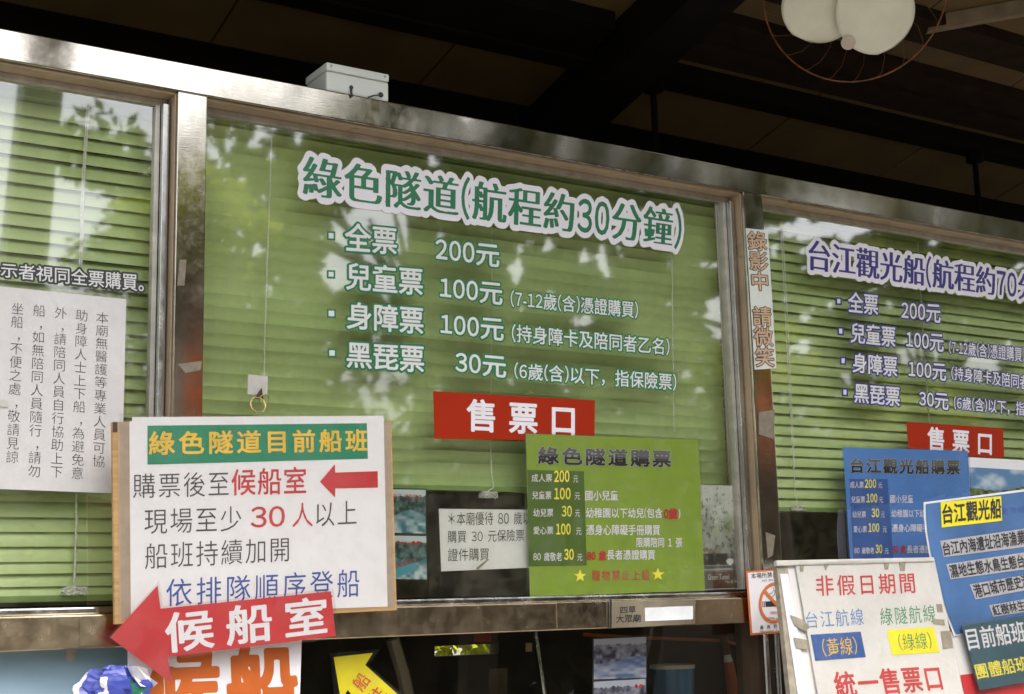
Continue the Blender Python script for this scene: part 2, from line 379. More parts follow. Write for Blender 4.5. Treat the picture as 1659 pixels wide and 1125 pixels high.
def isw(ch): return ord(ch) > 0x2000
NARROW = set('０１２３４５６７８９（）')
def wide_forms(s): return ''.join(chr(ord(c)+0xFEE0) if c in '0123456789()' else c for c in s)
def layout(s, sp, lat, vertical):
    """pen positions in em; returns list of (char, x, y, xscale)"""
    o = []; x = 0
    for ch in s:
        if vertical:
            if ch == ' ': x += .75; continue
            o.append((ch, (.42 if ch in '，。' else 0), -x, 1)); x += 1+sp; continue
        if ch == ' ': x += .45+sp; continue
        if isw(ch) and ch not in NARROW: o.append((ch, x, 0, 1)); x += 1+sp
        else:
            v, _ = raw(ch); w = (v[:, 0].max()-v[:, 0].min())/EM*lat
            o.append((ch, x+.05-v[:, 0].min()/EM*lat, 0, lat)); x += w+.1+sp*.4
    return o
def text(s, quad, plane, mat_, parent=None, name='lettering', w=0.0, halo=None, halo_mat=None, sp=0.0, lat=1.0, fit=None,
         style=None, vertical=False, lift=.0006, res=64, per_char=False, dscale=1.0):
    """quad: photo pixels TL, TR, BR, BL of the ink of `fit` (default all of s)"""
    if not s.isascii() or s.replace(' ', '').isdigit():
        s = wide_forms(s); fit = wide_forms(fit) if fit else fit
    items = layout(s, sp, lat, vertical); fi = layout(fit or s, sp, lat, vertical)
    xmin, xmax, ymin, ymax = 9e9, -9e9, 9e9, -9e9; wide = any(isw(c) and c not in NARROW for c in s)
    for ch, x, y, sx in fi:
        v, _ = raw(ch)
        xmin = min(xmin, x+v[:, 0].min()/EM*sx); xmax = max(xmax, x+v[:, 0].max()/EM*sx)
        if not wide or vertical: ymin = min(ymin, y+v[:, 1].min()/EM); ymax = max(ymax, y+v[:, 1].max()/EM)
    if vertical: xmin, xmax = .04, .96
    elif wide: ymin, ymax = _y0/EM, _y1/EM
    C4 = [P(q, plane) for q in quad]; nrm = (plane if isinstance(plane, tuple) else pl(plane))[1]
    def world(pts, dz):
        u = ((pts[:, 0]-xmin)/(xmax-xmin))[:, None]; t = ((ymax-pts[:, 1])/(ymax-ymin))[:, None]
        return (C4[0]*(1-u)*(1-t)+C4[1]*u*(1-t)+C4[2]*u*t+C4[3]*(1-u)*t)+nrm*dz
    root = parent
    def put(kind, nm, mt_, dz, par):
        VV, FF, UV = [], [], []; nv = 0; objs = []
        def flush():
            nonlocal VV, FF, UV, nv
            if not FF: return
            me = bpy.data.meshes.new(nm); me.from_pydata([tuple(map(float, q)) for q in np.concatenate(VV)], [], FF)
            uvl = me.uv_layers.new(name='UVMap'); U = np.concatenate(UV)
            li = np.zeros(len(me.loops), int); me.loops.foreach_get('vertex_index', li)
            uvl.data.foreach_set('uv', U[li].astype(np.float32).ravel())
            objs.append(link(nm, me, mt_, par)); VV, FF, UV, nv = [], [], [], 0
        for ii_, (ch, x, y, sx) in enumerate(items):
            if kind == 'halo': v, f = field_mesh(ch, halo*EM, res)
            elif style == 'ming' and isw(ch) and ch not in '０１２３４５６７８９（）': v, f = field_mesh(ch, 0, 100, True)
            elif style == 'ming': v, f = field_mesh(ch, .018, res)
            elif style == 'round' or w > 0: v, f = field_mesh(ch, w*EM, res)
            else: v, f = raw(ch, w)
            if len(v) == 0: continue
            yy = v[:, 1]/EM
            if ch in NARROW: yy = yy*dscale
            loc = np.stack([x+v[:, 0]/EM*sx, y+yy], 1)
            VV.append(world(loc, dz+(.00018*(ii_ % 3) if kind == 'halo' else 0))); UV.append(np.stack([loc[:, 0], (loc[:, 1]-ymin)/(ymax-ymin)], 1))
            FF += [tuple(i+nv for i in q) for q in f]; nv += len(v)
            if per_char: flush()
        flush(); return objs
    if halo: put('halo', 'letter_outline', halo_mat, lift, root)
    return put('ink', 'letter' if per_char else name, mat_, lift*(2.2 if halo else 1), root)

def card(name, label, cat, quad, plane, t, mat_, partname='sheet', group=None, bevel=0):
    """a flat thing: returns its Empty"""
    e = empty(name, Vector(P(quad[-1], plane)), label, cat, group)
    MB().slab(quad, plane, t).build(partname, mat_, e, bevel=bevel)
    return e
def patch(quad, plane, lift, mat_, name, parent, t=.0004):
    return MB().slab(quad, shift(plane, lift), t).build(name, mat_, parent)

# fractal value noise for printed pictures
def vnoise(x, y, s, seed=0):
    r = np.random.default_rng(seed); g = r.random((64, 64)); X, Y = x*s, y*s
    i, j = np.floor(X).astype(int), np.floor(Y).astype(int); fx, fy = X-i, Y-j; fx = fx*fx*(3-2*fx); fy = fy*fy*(3-2*fy)
    q = lambda a, b_: g[a % 64, b_ % 64]
    return (q(i, j)*(1-fx)+q(i+1, j)*fx)*(1-fy)+(q(i, j+1)*(1-fx)+q(i+1, j+1)*fx)*fy
def fbm(x, y, s, seed=0, o=4): return sum(vnoise(x, y, s*2**k, seed+k)/2**k for k in range(o))/sum(1/2**k for k in range(o))
def printed(quad, plane, lift, fn, name, parent, n=90, tex=True):
    C4 = [P(q, plane) for q in quad]; nrm = (plane if isinstance(plane, tuple) else pl(plane))[1]
    u, t = np.meshgrid(np.linspace(0, 1, n), np.linspace(0, 1, n)); u = u.ravel(); t = t.ravel()
    V = (C4[0][None]*((1-u)*(1-t))[:, None]+C4[1][None]*(u*(1-t))[:, None]+C4[2][None]*(u*t)[:, None]+C4[3][None]*((1-u)*t)[:, None])+nrm*lift
    c = np.clip(np.array(fn(u, t)), 0, 1)
    me = bpy.data.meshes.new(name)
    me.from_pydata(V.tolist(), [], [(j*n+i, (j+1)*n+i, (j+1)*n+i+1, j*n+i+1) for j in range(n-1) for i in range(n-1)])
    ca = me.color_attributes.new('Col', 'FLOAT_COLOR', 'POINT')
    ca.data.foreach_set('color', np.concatenate([c.T, np.ones((n*n, 1))], 1).astype(np.float32).ravel())
    return link(name, me, M['print'], parent)
def lerp(a, b_, t): return [x*(1-t)+y*t for x, y in zip(a, b_)]
def sel(m_, a, b_): return [np.where(m_, x, y) for x, y in zip(a, b_)]

# ================================================================== SETTING
def setting(mb, name, mt_, parent=None):
    o = mb.build(name, mt_, parent)
    if parent is None: o['kind'] = 'structure'
    return o
XL, XR = -1.2, 6.6
ZT, ZTB = 1.65+.412*3, 1.65+.3885*3          # top rail: top and underside
ZB, ZBB = 1.640, 1.566            # bottom rail: top and underside
GY = .065                                     # glass plane
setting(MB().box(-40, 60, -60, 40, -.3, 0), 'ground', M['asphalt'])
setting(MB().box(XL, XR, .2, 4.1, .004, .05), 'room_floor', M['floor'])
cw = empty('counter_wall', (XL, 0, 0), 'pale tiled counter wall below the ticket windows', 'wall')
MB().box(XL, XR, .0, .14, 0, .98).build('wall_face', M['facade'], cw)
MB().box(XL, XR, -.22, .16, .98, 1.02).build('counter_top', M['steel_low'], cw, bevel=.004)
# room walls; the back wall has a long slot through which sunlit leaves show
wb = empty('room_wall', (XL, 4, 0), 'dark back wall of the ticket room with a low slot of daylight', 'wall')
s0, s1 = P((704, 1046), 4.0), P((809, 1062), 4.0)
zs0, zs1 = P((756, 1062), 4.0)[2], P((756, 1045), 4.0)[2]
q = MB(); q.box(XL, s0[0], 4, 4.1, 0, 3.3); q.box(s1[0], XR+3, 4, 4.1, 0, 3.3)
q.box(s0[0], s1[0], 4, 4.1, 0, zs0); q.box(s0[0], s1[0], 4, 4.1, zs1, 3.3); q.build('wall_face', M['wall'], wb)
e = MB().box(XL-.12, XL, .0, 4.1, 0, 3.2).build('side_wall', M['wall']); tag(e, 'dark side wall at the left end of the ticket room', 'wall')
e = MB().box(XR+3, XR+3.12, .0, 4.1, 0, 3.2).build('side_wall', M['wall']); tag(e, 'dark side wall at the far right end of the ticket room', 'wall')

# roof: slopes down into the room at 16 degrees
TS = math.tan(R(14.1)); ZC = P((1072, 130), .6)[2]+.6*TS
def rz(y): return ZC-TS*y
def roofbox(mb, x0, x1, y0, y1, d0, d1):
    """bar between two lines of the slope, hanging from d0 to d1 below the boards"""
    f = [(x0, y0, rz(y0)-d0), (x0, y1, rz(y1)-d0), (x0, y1, rz(y1)-d1), (x0, y0, rz(y0)-d1)]
    return mb.prism(f, [(x1, a[1], a[2]) for a in f])
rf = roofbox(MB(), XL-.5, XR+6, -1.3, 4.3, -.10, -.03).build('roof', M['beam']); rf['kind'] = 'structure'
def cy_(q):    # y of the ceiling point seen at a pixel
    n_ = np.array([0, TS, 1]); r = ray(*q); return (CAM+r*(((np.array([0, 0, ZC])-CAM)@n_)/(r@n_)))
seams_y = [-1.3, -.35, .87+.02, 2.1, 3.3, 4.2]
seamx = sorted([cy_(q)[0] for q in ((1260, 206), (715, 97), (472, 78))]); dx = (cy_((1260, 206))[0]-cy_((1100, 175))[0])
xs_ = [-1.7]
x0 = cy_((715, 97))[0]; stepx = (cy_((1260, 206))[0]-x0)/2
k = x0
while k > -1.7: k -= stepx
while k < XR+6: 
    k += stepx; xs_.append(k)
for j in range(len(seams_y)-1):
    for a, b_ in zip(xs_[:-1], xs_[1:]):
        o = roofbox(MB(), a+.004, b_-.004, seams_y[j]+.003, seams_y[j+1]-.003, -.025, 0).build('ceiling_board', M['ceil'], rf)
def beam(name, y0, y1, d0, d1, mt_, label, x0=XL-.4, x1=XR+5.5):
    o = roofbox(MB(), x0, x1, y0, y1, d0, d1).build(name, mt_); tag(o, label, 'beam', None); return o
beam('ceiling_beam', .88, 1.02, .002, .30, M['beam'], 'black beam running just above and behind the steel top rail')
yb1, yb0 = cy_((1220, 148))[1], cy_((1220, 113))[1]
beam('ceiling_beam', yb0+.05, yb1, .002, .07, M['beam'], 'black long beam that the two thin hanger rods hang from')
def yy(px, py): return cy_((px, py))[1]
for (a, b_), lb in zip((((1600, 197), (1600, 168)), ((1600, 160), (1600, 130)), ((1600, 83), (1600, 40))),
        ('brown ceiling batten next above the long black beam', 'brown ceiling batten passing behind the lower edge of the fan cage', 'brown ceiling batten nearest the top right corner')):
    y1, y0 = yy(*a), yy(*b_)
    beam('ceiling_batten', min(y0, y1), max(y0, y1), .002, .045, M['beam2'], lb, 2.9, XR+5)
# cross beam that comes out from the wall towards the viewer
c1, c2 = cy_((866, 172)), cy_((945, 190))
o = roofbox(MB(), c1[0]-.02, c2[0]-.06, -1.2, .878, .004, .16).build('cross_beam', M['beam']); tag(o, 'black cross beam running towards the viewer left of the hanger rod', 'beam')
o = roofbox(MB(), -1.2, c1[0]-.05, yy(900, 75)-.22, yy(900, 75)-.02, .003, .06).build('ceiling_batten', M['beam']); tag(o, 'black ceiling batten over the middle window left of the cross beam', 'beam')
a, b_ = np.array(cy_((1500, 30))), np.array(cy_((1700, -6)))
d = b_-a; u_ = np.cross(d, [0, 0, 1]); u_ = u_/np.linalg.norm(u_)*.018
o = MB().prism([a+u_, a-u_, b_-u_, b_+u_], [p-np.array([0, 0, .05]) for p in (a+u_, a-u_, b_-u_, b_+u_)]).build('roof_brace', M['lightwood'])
tag(o, 'pale wooden brace slanting across the ceiling at the top right', 'beam')
for (px, py), lb in (((1057, 120), 'thin black hanger rod above the middle window'), ((1578, 245), 'thin black hanger rod above the right-hand window')):
    yr = (yb0+yb1)/2+.03; p = P((px, py), yr)
    e = empty('hanger_rod', (p[0], yr, rz(yr)-.07), lb, 'rod', 'ceiling hanger rods')
    MB().tube([(p[0], yr, rz(yr)-.08), (p[0]+.004, yr, 2.7)], .011, 8).build('rod', M['beam'], e)
    MB().tube([(p[0], yr, rz(yr)-.05), (p[0], yr, rz(yr)-.1)], .035, 10).build('rod_bracket', M['beam'], e)

# ================================================================== WINDOW FRAME
fr = empty('window_frame', (XL, 0, 1.0), 'polished steel frame with three tall glazed bays over the ticket counter', 'window frame')
mx = [(.3497*3, .3728*3), (.9246*3, .9489*3)]   # mullions
MB().box(XL, XR, 0, .15, ZTB, ZT).build('top_rail', M['steel'], fr, bevel=.003)
MB().box(XL, XR, .006, .15, ZBB, ZB-.004).build('bottom_rail', M['steel_low'], fr, bevel=.003)
MB().box(XL, XR, .03, .10, ZB-.004, ZB+.012).build('sill_strip', M['chrome'], fr, bevel=.004)
for a, b_ in mx+[(XR-.07, XR)]:
    MB().box(a, b_, .001, .15, ZB+.018, ZTB-.0005).build('mullion', M['steel'], fr, bevel=.002)
    MB().box(a-.004, a-.0005, .012, .13, ZB+.018, ZTB-.001).build('mullion_face_tint', M['reflect_tint'], fr)  # side face of the mullion, its reflection painted on
for a, b_ in [(XL, mx[0][0]-.005), (mx[0][1], mx[1][0]-.005), (mx[1][1], XR-.075)]:
    MB().box(a+.001, b_, .012, .13, ZTB-.006, ZTB-.0005).build('head_face_tint', M['reflect_tint'], fr)  # underside of the steel rail, its brown reflection painted on
    MB().box(a, b_-.002, GY-.008, GY+.02, ZTB-.022, ZTB-.007).build('glazing_bead', M['edge'], fr)
    MB().box(b_-.018, b_-.002, GY-.03, GY+.02, ZB+.018, ZTB-.022).build('sash_strip', M['chrome'], fr, bevel=.002)
    MB().box(b_-.03, b_-.019, GY-.012, GY+.012, ZB+.018, ZTB-.022).build('sash_strip', M['edge'], fr, bevel=.001)
    MB().box(a+.001, b_-.03, GY, GY+.005, ZB+.016, ZTB-.02).build('glass_pane', M['glass'], fr)
# lower bays
MB().box(XL, XR, .012, .15, 1.02, 1.05).build('lower_rail', M['steel_low'], fr)
for a in (mx[0][0]+.01, mx[1][0]+.02, mx[1][0]+.06):
    MB().tube([(a, .03, 1.05), (a, .03, ZBB)], .009, 10).build('lower_mullion', M['chrome'], fr)
MB().box(mx[1][0]-.03, mx[1][0]+.07, .045, .1, 1.05, ZBB-.001).build('lower_mullion', M['brown'], fr)
MB().box(mx[0][1], mx[1][0]-.03, GY+.01, GY+.015, 1.05, ZBB-.001).build('lower_glass_pane', M['glass_low'], fr)
MB().box(mx[1][0]+.075, XR, GY+.01, GY+.015, 1.05, ZBB-.001).build('lower_glass_pane', M['glass_low'], fr)
MB().box(XL, mx[0][0], GY+.01, GY+.015, 1.05, ZBB-.001).build('lower_glass_pane', M['glass_low'], fr)
# joint cover plates on the rails (lighter patches where the steel is joined or taped)
for (x0_, x1_, z0_, z1_, mt_) in ((P((904, 1000))[0], P((984, 1000))[0], ZBB+.004, ZB-.006, 'steel'), (P((130, 1020))[0], P((183, 1020))[0], ZBB+.006, ZB-.01, 'steel'),):
    MB().box(x0_, x1_, .003, .006, z0_, z1_).build('joint_plate', M['steel_low'], fr)
# torn tape stuck on the mullions
for q in ([(291, 421), (302, 421), (299, 463), (287, 463)], [(288, 590), (327, 585), (325, 600), (300, 605)]):
    patch(q, 0.0, .0012, M['tapedk'], 'torn_tape', fr)
patch([(1229, 668), (1255, 664), (1254, 712), (1229, 704)], 0.0, .0012, M['tapedk'], 'torn_tape', fr)
patch([(1240, 862), (1256, 868), (1252, 900), (1244, 905)], 0.0, .0012, M['tapedk'], 'torn_tape', fr)

# ================================================================== BLINDS
BY = .13; PITCH = .032
def slat_mesh(L, tilt, depth=.0405, crown=.0035):
    v, f = [], []; n = 6
    for k in range(n+1):
        t = k/n-.5; y = t*depth; z = crown*(1-4*t*t)
        c, s_ = math.cos(tilt), math.sin(tilt)
        v += [(0, y*c-z*s_, y*s_+z*c), (L, y*c-z*s_, y*s_+z*c)]
    f = [(2*k, 2*k+1, 2*k+3, 2*k+2) for k in range(n)]
    me = bpy.data.meshes.new('slat'); me.from_pydata(v, [], f); me.polygons.foreach_set('use_smooth', [True]*n)
    me.materials.append(M['blind']); return me
def blind(x0, x1, ztop, zbot, tilt, label, jit, sag=0, stack=0):
    e = empty('venetian_blind', (x0, BY, ztop), label, 'blind', 'green venetian blinds in the windows')
    MB().box(x0, x1, BY-.02, BY+.02, ztop-.028, ztop).build('headrail', M['blind_rail'], e, bevel=.002)
    me = [slat_mesh(x1-x0, tilt+j) for j in np.linspace(-jit, jit, 7)]
    z = ztop-.028-.022; i = 0; ph = random.random()*6
    while z > zbot+.012:
        j = int(round(3+2.6*math.sin(i*.83+ph)+random.uniform(-.8, .8))); j = max(0, min(6, j))
        o = bpy.data.objects.new('slat', me[j]); COL.objects.link(o); o.parent = e
        o.location = (random.uniform(-.0015, .0015), random.uniform(-.001, .001), z-ztop); o.rotation_euler = (0, random.uniform(-.0006, .0006), 0)
        z -= PITCH*(.82 if z < zbot+stack else 1); i += 1
    MB().box(x0, x1, BY-.017, BY+.017, zbot-.008, zbot+.006).build('bottom_rail', M['blind_rail'], e, bevel=.002)
    return e
hz = P((100, 172), BY)[2]
bl1 = blind(XL+.02, P((259, 500), BY)[0], hz+.03, P((150, 968), BY)[2], R(65), 'green venetian blind behind the left-hand window, its lowest slats bunched', R(5), stack=.12)
hm = P((700, 262), BY)[2]
bl2 = blind(P((325, 500), BY)[0]-.02, P((1183, 500), BY)[0], hm+.03, P((850, 794), BY)[2], R(-72), 'green venetian blind tightly shut behind the middle window', R(9))
hr = P((1300, 352), BY)[2]
bl3 = blind(P((1240, 600), BY)[0]-.03, XR-.1, hm+.03, P((1300, 826), BY)[2], R(66), 'green venetian blind behind the right-hand window with clear dark gaps', R(4))
def cord(px, par, name='ladder_cord', r=.0016, y=BY-.024, wob=0, tassel=False):
    pts = [P(q, y) for q in px]; fine = []
    for a, b_ in zip(pts[:-1], pts[1:]):
        for k in range(8): fine.append(a+(b_-a)*k/8+np.array([random.uniform(-wob, wob), 0, 0]))
    fine.append(pts[-1]); o = MB().tube(fine, r, 6).build(name, M['cord'], par)
    if tassel:
        e = pts[-1]; mb = MB(); c = []
        for k in range(60):
            a = k*.9; c.append((e[0]+.03*math.sin(a*1.1)*math.cos(a*.23), e[1]-.004+.006*math.sin(a*.7), e[2]-.01+.009*math.cos(a*1.7)))
        mb.tube(c, r*.9, 5).build('cord_tangle', M['cord'], par)
cord([(145, 174), (139, 250), (135, 330), (131, 470)], bl1, wob=.0006, r=.0018)
cord([(141, 174), (136, 250), (132, 330), (128, 470)], bl1, 'pull_cord', wob=.0006)
cord([(124, 800), (123, 870), (122, 920), (120, 950)], bl1, 'pull_cord', wob=.001, r=.0022, tassel=True)
cord([(440, 222), (436, 340), (431, 480), (427, 612)], bl2, wob=.0008)
cord([(797, 280), (797, 420), (796, 560), (795, 700), (796, 765), (800, 790), (790, 796)], bl2, 'pull_cord', wob=.0004, r=.0013, tassel=True)
cord([(1087, 325), (1089, 440), (1090, 560), (1092, 700)], bl2, wob=.0008)
cord([(1264, 358), (1271, 480), (1278, 620), (1288, 800), (1292, 818)], bl3, 'pull_cord', wob=.001, tassel=True)
cord([(1267, 358), (1274, 480), (1281, 620), (1287, 760)], bl3, wob=.0008)
cord([(1487, 392), (1493, 500), (1500, 600), (1506, 690)], bl3, wob=.0008)

# ================================================================== LETTERING ON THE GLASS
GL = GY-.0008
def letters(name, label, q):
    return empty(name, Vector(P(q, GL)), label, 'window lettering')
t1 = letters('title_lettering', 'large dark green Chinese title with thick white outline across the top of the middle window', (490, 319))
text('綠色隧道(航程約30分鐘)', [(491, 256), (1104, 346), (1102, 403), (491, 317)], GL, M['dgreen'], t1, halo=.14, halo_mat=M['white'], style='ming', sp=.03, lat=.8, res=72, per_char=True, dscale=1.05)
t2 = letters('title_lettering', 'dark blue Chinese title with thick white outline across the top of the right-hand window', (1310, 437))
text('台江觀光船(航程約70分鐘)', [(1310, 391), (1646, 443), (1646, 485), (1310, 438)], GL, M['navy'], t2, halo=.14, halo_mat=M['white'], style='ming', lat=.8, res=64, per_char=True, fit='台江觀光船(航程約70', dscale=1.05)
def row(label, parts, bullet, inkm, outm, hw):
    e = letters('price_line', label, bullet[0])
    if bullet:
        (x0, y0), (x1, y1) = bullet; m_ = 2.2
        MB().slab([(x0-m_, y0-m_), (x1+m_, y0-m_+.6), (x1+m_, y1+m_+.6), (x0-m_, y1+m_)], shift(GL, .0007), .0003).build('bullet_outline', outm, e)
        MB().slab([(x0+.5, y0+.5), (x1-.5, y0+.9), (x1-.5, y1-.2), (x0+.5, y1-.5)], shift(GL, .0013), .0003).build('bullet', inkm, e)
    for s, quad, kw in parts:
        text(s, quad, GL, inkm, e, halo=hw, halo_mat=outm, res=52, **kw)
B = dict(w=.017); S_ = dict(w=.006)
pr = [('全票', [(559, 364), (642, 372), (642, 413), (559, 407)], B), ('200元', [(706, 387), (808, 397), (808, 434), (706, 422)], dict(w=.018, lat=.8, dscale=1.02))]
row('price line 全票 200元, first line under the green title on the middle window', pr, ((532, 377), (541, 387)), M['whitecap'], M['dgreen'], .088)
pr = [('兒童票', [(561, 428), (684, 438), (684, 479), (561, 469)], B), ('100元', [(713, 450), (813, 459), (813, 495), (713, 483)], dict(w=.018, lat=.8, dscale=1.02)), ('(7-12歲(含)憑證購買)', [(827, 472), (1033, 491), (1033, 516), (827, 497)], dict(w=.01, lat=.85))]
row('price line 兒童票 100元, second line under the green title on the middle window', pr, ((532, 440), (541, 449)), M['whitecap'], M['dgreen'], .088)
pr = [('身障票', [(562, 492), (685, 501), (685, 542), (562, 532)], B), ('100元', [(714, 509), (815, 517), (815, 553), (714, 542)], dict(w=.018, lat=.8, dscale=1.02)), ('(持身障卡及陪同者乙名)', [(829, 527), (1084, 551), (1084, 576), (829, 554)], dict(w=.01, lat=.85))]
row('price line 身障票 100元, third line under the green title on the middle window', pr, ((532, 503), (542, 513)), M['whitecap'], M['dgreen'], .088)
pr = [('黑琵票', [(562, 556), (686, 563), (686, 604), (562, 595)], B), ('30元', [(738, 571), (819, 578), (819, 613), (738, 604)], dict(w=.018, lat=.8, dscale=1.02)), ('(6歲(含)以下，指保險票)', [(833, 589), (1095, 608), (1095, 633), (833, 614)], dict(w=.01, lat=.85))]
row('price line 黑琵票 30元, lowest line above the red sign on the middle window', pr, ((533, 567), (543, 577)), M['whitecap'], M['dgreen'], .088)
pr = [('全票', [(1374, 475), (1422, 480), (1422, 511), (1374, 506)], B), ('200元', [(1460, 489), (1523, 494), (1523, 524), (1460, 517)], dict(w=.018, lat=.8))]
row('price line 全票 200元, first line under the blue title on the right-hand window', pr, ((1356, 484), (1362, 492)), M['whitecap'], M['navy'], .088)
pr = [('兒童票', [(1378, 525), (1450, 532), (1450, 563), (1378, 555)], B), ('100元', [(1468, 537), (1528, 542), (1528, 571), (1468, 563)], dict(w=.018, lat=.8)), ('(7-12歲(含)憑證購買)', [(1537, 553), (1659, 565), (1659, 587), (1537, 573)], dict(w=.01, lat=.85))]
row('price line 兒童票 100元, second line under the blue title on the right-hand window', pr, ((1359, 532), (1365, 541)), M['whitecap'], M['navy'], .088)
pr = [('身障票', [(1381, 574), (1453, 580), (1453, 611), (1381, 603)], B), ('100元', [(1472, 585), (1532, 590), (1532, 618), (1472, 611)], dict(w=.018, lat=.8)), ('(持身障卡及陪同者乙名)', [(1541, 595), (1665, 610), (1665, 632), (1541, 615)], dict(w=.01, lat=.85, fit='(持身障卡及陪同者'))]
row('price line 身障票 100元, third line under the blue title on the right-hand window', pr, ((1363, 580), (1369, 589)), M['whitecap'], M['navy'], .088)
pr = [('黑琵票', [(1384, 623), (1457, 629), (1457, 659), (1384, 652)], B), ('30元', [(1489, 634), (1536, 638), (1536, 665), (1489, 658)], dict(w=.018, lat=.8)), ('(6歲(含)以下，指保險票)', [(1545, 643), (1659, 653), (1659, 674), (1545, 663)], dict(w=.01, lat=.85, fit='(6歲(含)以下，指'))]
row('price line 黑琵票 30元, lowest line above the red sign on the right-hand window', pr, ((1366, 631), (1372, 640)), M['whitecap'], M['navy'], .088)
e = letters('notice_lettering', 'white lettering with black outline 示者視同全票購買 on the left-hand window', (1, 450))
text('示者視同全票購買。', [(1, 427), (222, 446), (222, 472), (1, 449)], GL, M['whitecap'], e, halo=.13, halo_mat=M['dark'], w=.008, fit='示者視同全票購買', res=52)

e = card('ticket_window_sign', 'red sign 售票口 stuck on the middle window', 'sign', [(702, 634), (964, 649), (963, 715), (704, 711)], GL-.001, .0008, M['red'], 'panel')
text('售票口', [(757, 650), (930, 660), (930, 706), (757, 698)], GL-.001, M['white'], e, w=.025, sp=.36)
e = card('ticket_window_sign', 'red sign 售票口 stuck on the right-hand window', 'sign', [(1469, 684), (1625, 694), (1627, 742), (1472, 735)], GL-.001, .0008, M['red'], 'panel')
text('售票口', [(1503, 694), (1606, 703), (1606, 738), (1503, 729)], GL-.001, M['white'], e, w=.025, sp=.36)

# ================================================================== LEFT NOTICE
Y1 = GY-.006
e = card('paper_notice', 'tall white paper of thin vertical writing taped on the left-hand window', 'notice', [(-60, 458), (204.5, 485), (197, 800), (-66, 790)], Y1, .001, M['paper'])
cols = [('本廟無醫護等專業人員可協', [(156, 505), (176, 507), (169.5, 758), (149.5, 756)]), ('助身障人士上下船，為避免意', [(123, 501), (142.5, 503), (135, 777), (115, 776)]),
        ('外，請陪同人員自行協助上下', [(89, 497), (108.5, 499), (101, 775), (81.5, 774)]), ('船，如無陪同人員隨行，請勿', [(54, 493), (73.5, 495), (65.5, 774), (45, 773)]),
        ('坐船，不便之處，敬請見諒', [(19, 490), (38.7, 492), (29.5, 751), (9.5, 750)])]
for s, qd in cols: text(s, qd, Y1, M['grayink'], e, vertical=True, style='round', w=-.009, sp=.02, res=72)
MB().slab([(-60, 452), (209, 480), (201, 806), (-66, 796)], Y1-.0022, .0006).build('plastic_sleeve', M['film'], e)
MB().slab([(2, 648), (14, 650), (13, 660), (1, 659)], Y1-.004, .002).build('tape_corner', M['hookgrey'], e)

# ================================================================== HANGING BOARD
YB = -.034
e = card('hanging_board', 'white board with green banner and black and red writing hanging over the left mullion', 'sign board',
         [(182, 684), (634, 681), (643, 989), (186, 1012)], YB, .012, M['wood'], 'backing_board', bevel=.001)
PB = YB-.0015
for q_ in ([(191, 686), (212, 685), (214, 1000), (194, 1004)], [(618, 682), (631, 682), (639, 984), (626, 985)]):
    MB().slab(q_, YB-.0006, .0004).build('kraft_sheet', M['kraft'], e)
MB().slab([(214, 676), (621, 674), (622, 682), (214, 686)], YB-.001, .0006).build('under_sheet', M['paper'], e)
MB().slab([(209.6, 683), (621.6, 680.4), (628, 983), (212, 998)], PB, .0008).build('paper_sheet', M['paper'], e)
MB().slab([(183, 684), (190, 684), (190, 700), (183, 700)], YB-.002, .0015).build('board_corner', M['brown'], e)
patch([(239, 690), (594.4, 685.9), (596, 743.5), (239, 753)], PB, .0006, M['banner_green'], 'banner', e)
text('綠色隧道目前船班', [(242, 702), (594, 698), (595, 731), (242, 737)], shift(PB, .0008), M['yellow'], e, style='round', w=.022, sp=.12)
text('購票後至', [(215, 770), (370.6, 765.5), (370.6, 804), (215, 808)], PB, M['grayink'], e, style='round', w=-.004, sp=.06)
text('候船室', [(375, 763), (495.5, 759), (495.5, 800), (375, 803)], PB, M['redink'], e, style='round', w=.01, sp=.03)
text('現場至少', [(233.6, 827), (391, 822), (391, 861), (233.6, 866)], PB, M['grayink'], e, style='round', w=-.004, sp=.06)
text('30', [(406.5, 822), (461, 820), (461, 853), (406.5, 855)], PB, M['redink'], e, style='round', w=.012)
text('人', [(473, 817), (507, 816), (507, 854), (473, 855)], PB, M['redink'], e, style='round', w=-.004)
text('以上', [(511.5, 816), (577.7, 812), (577.7, 851), (511.5, 854)], PB, M['grayink'], e, style='round', w=-.004, sp=.06)
text('船班持續加開', [(234.6, 883), (468, 872), (468, 910), (234.6, 923)], PB, M['grayink'], e, style='round', w=-.004, sp=.06)
text('依排隊順序登船', [(269, 941), (582, 924), (582, 967), (269, 983)], PB, M['blueink'], e, style='round', w=.0, sp=.1)
arr = [(1120, 408), (1195, 320), (1197, 362), (1412, 355), (1413, 438), (1198, 442), (1196, 488)]
MB().slab([(160+x/3.124, 650+y/3.124) for x, y in arr], shift(PB, .0008), .0004).build('printed_arrow', M['redsign'], e)
MB().slab([(193.6, 670), (632, 670.5), (640, 986), (196, 1008)], YB-.006, .0006).build('plastic_sleeve', M['film'], e)
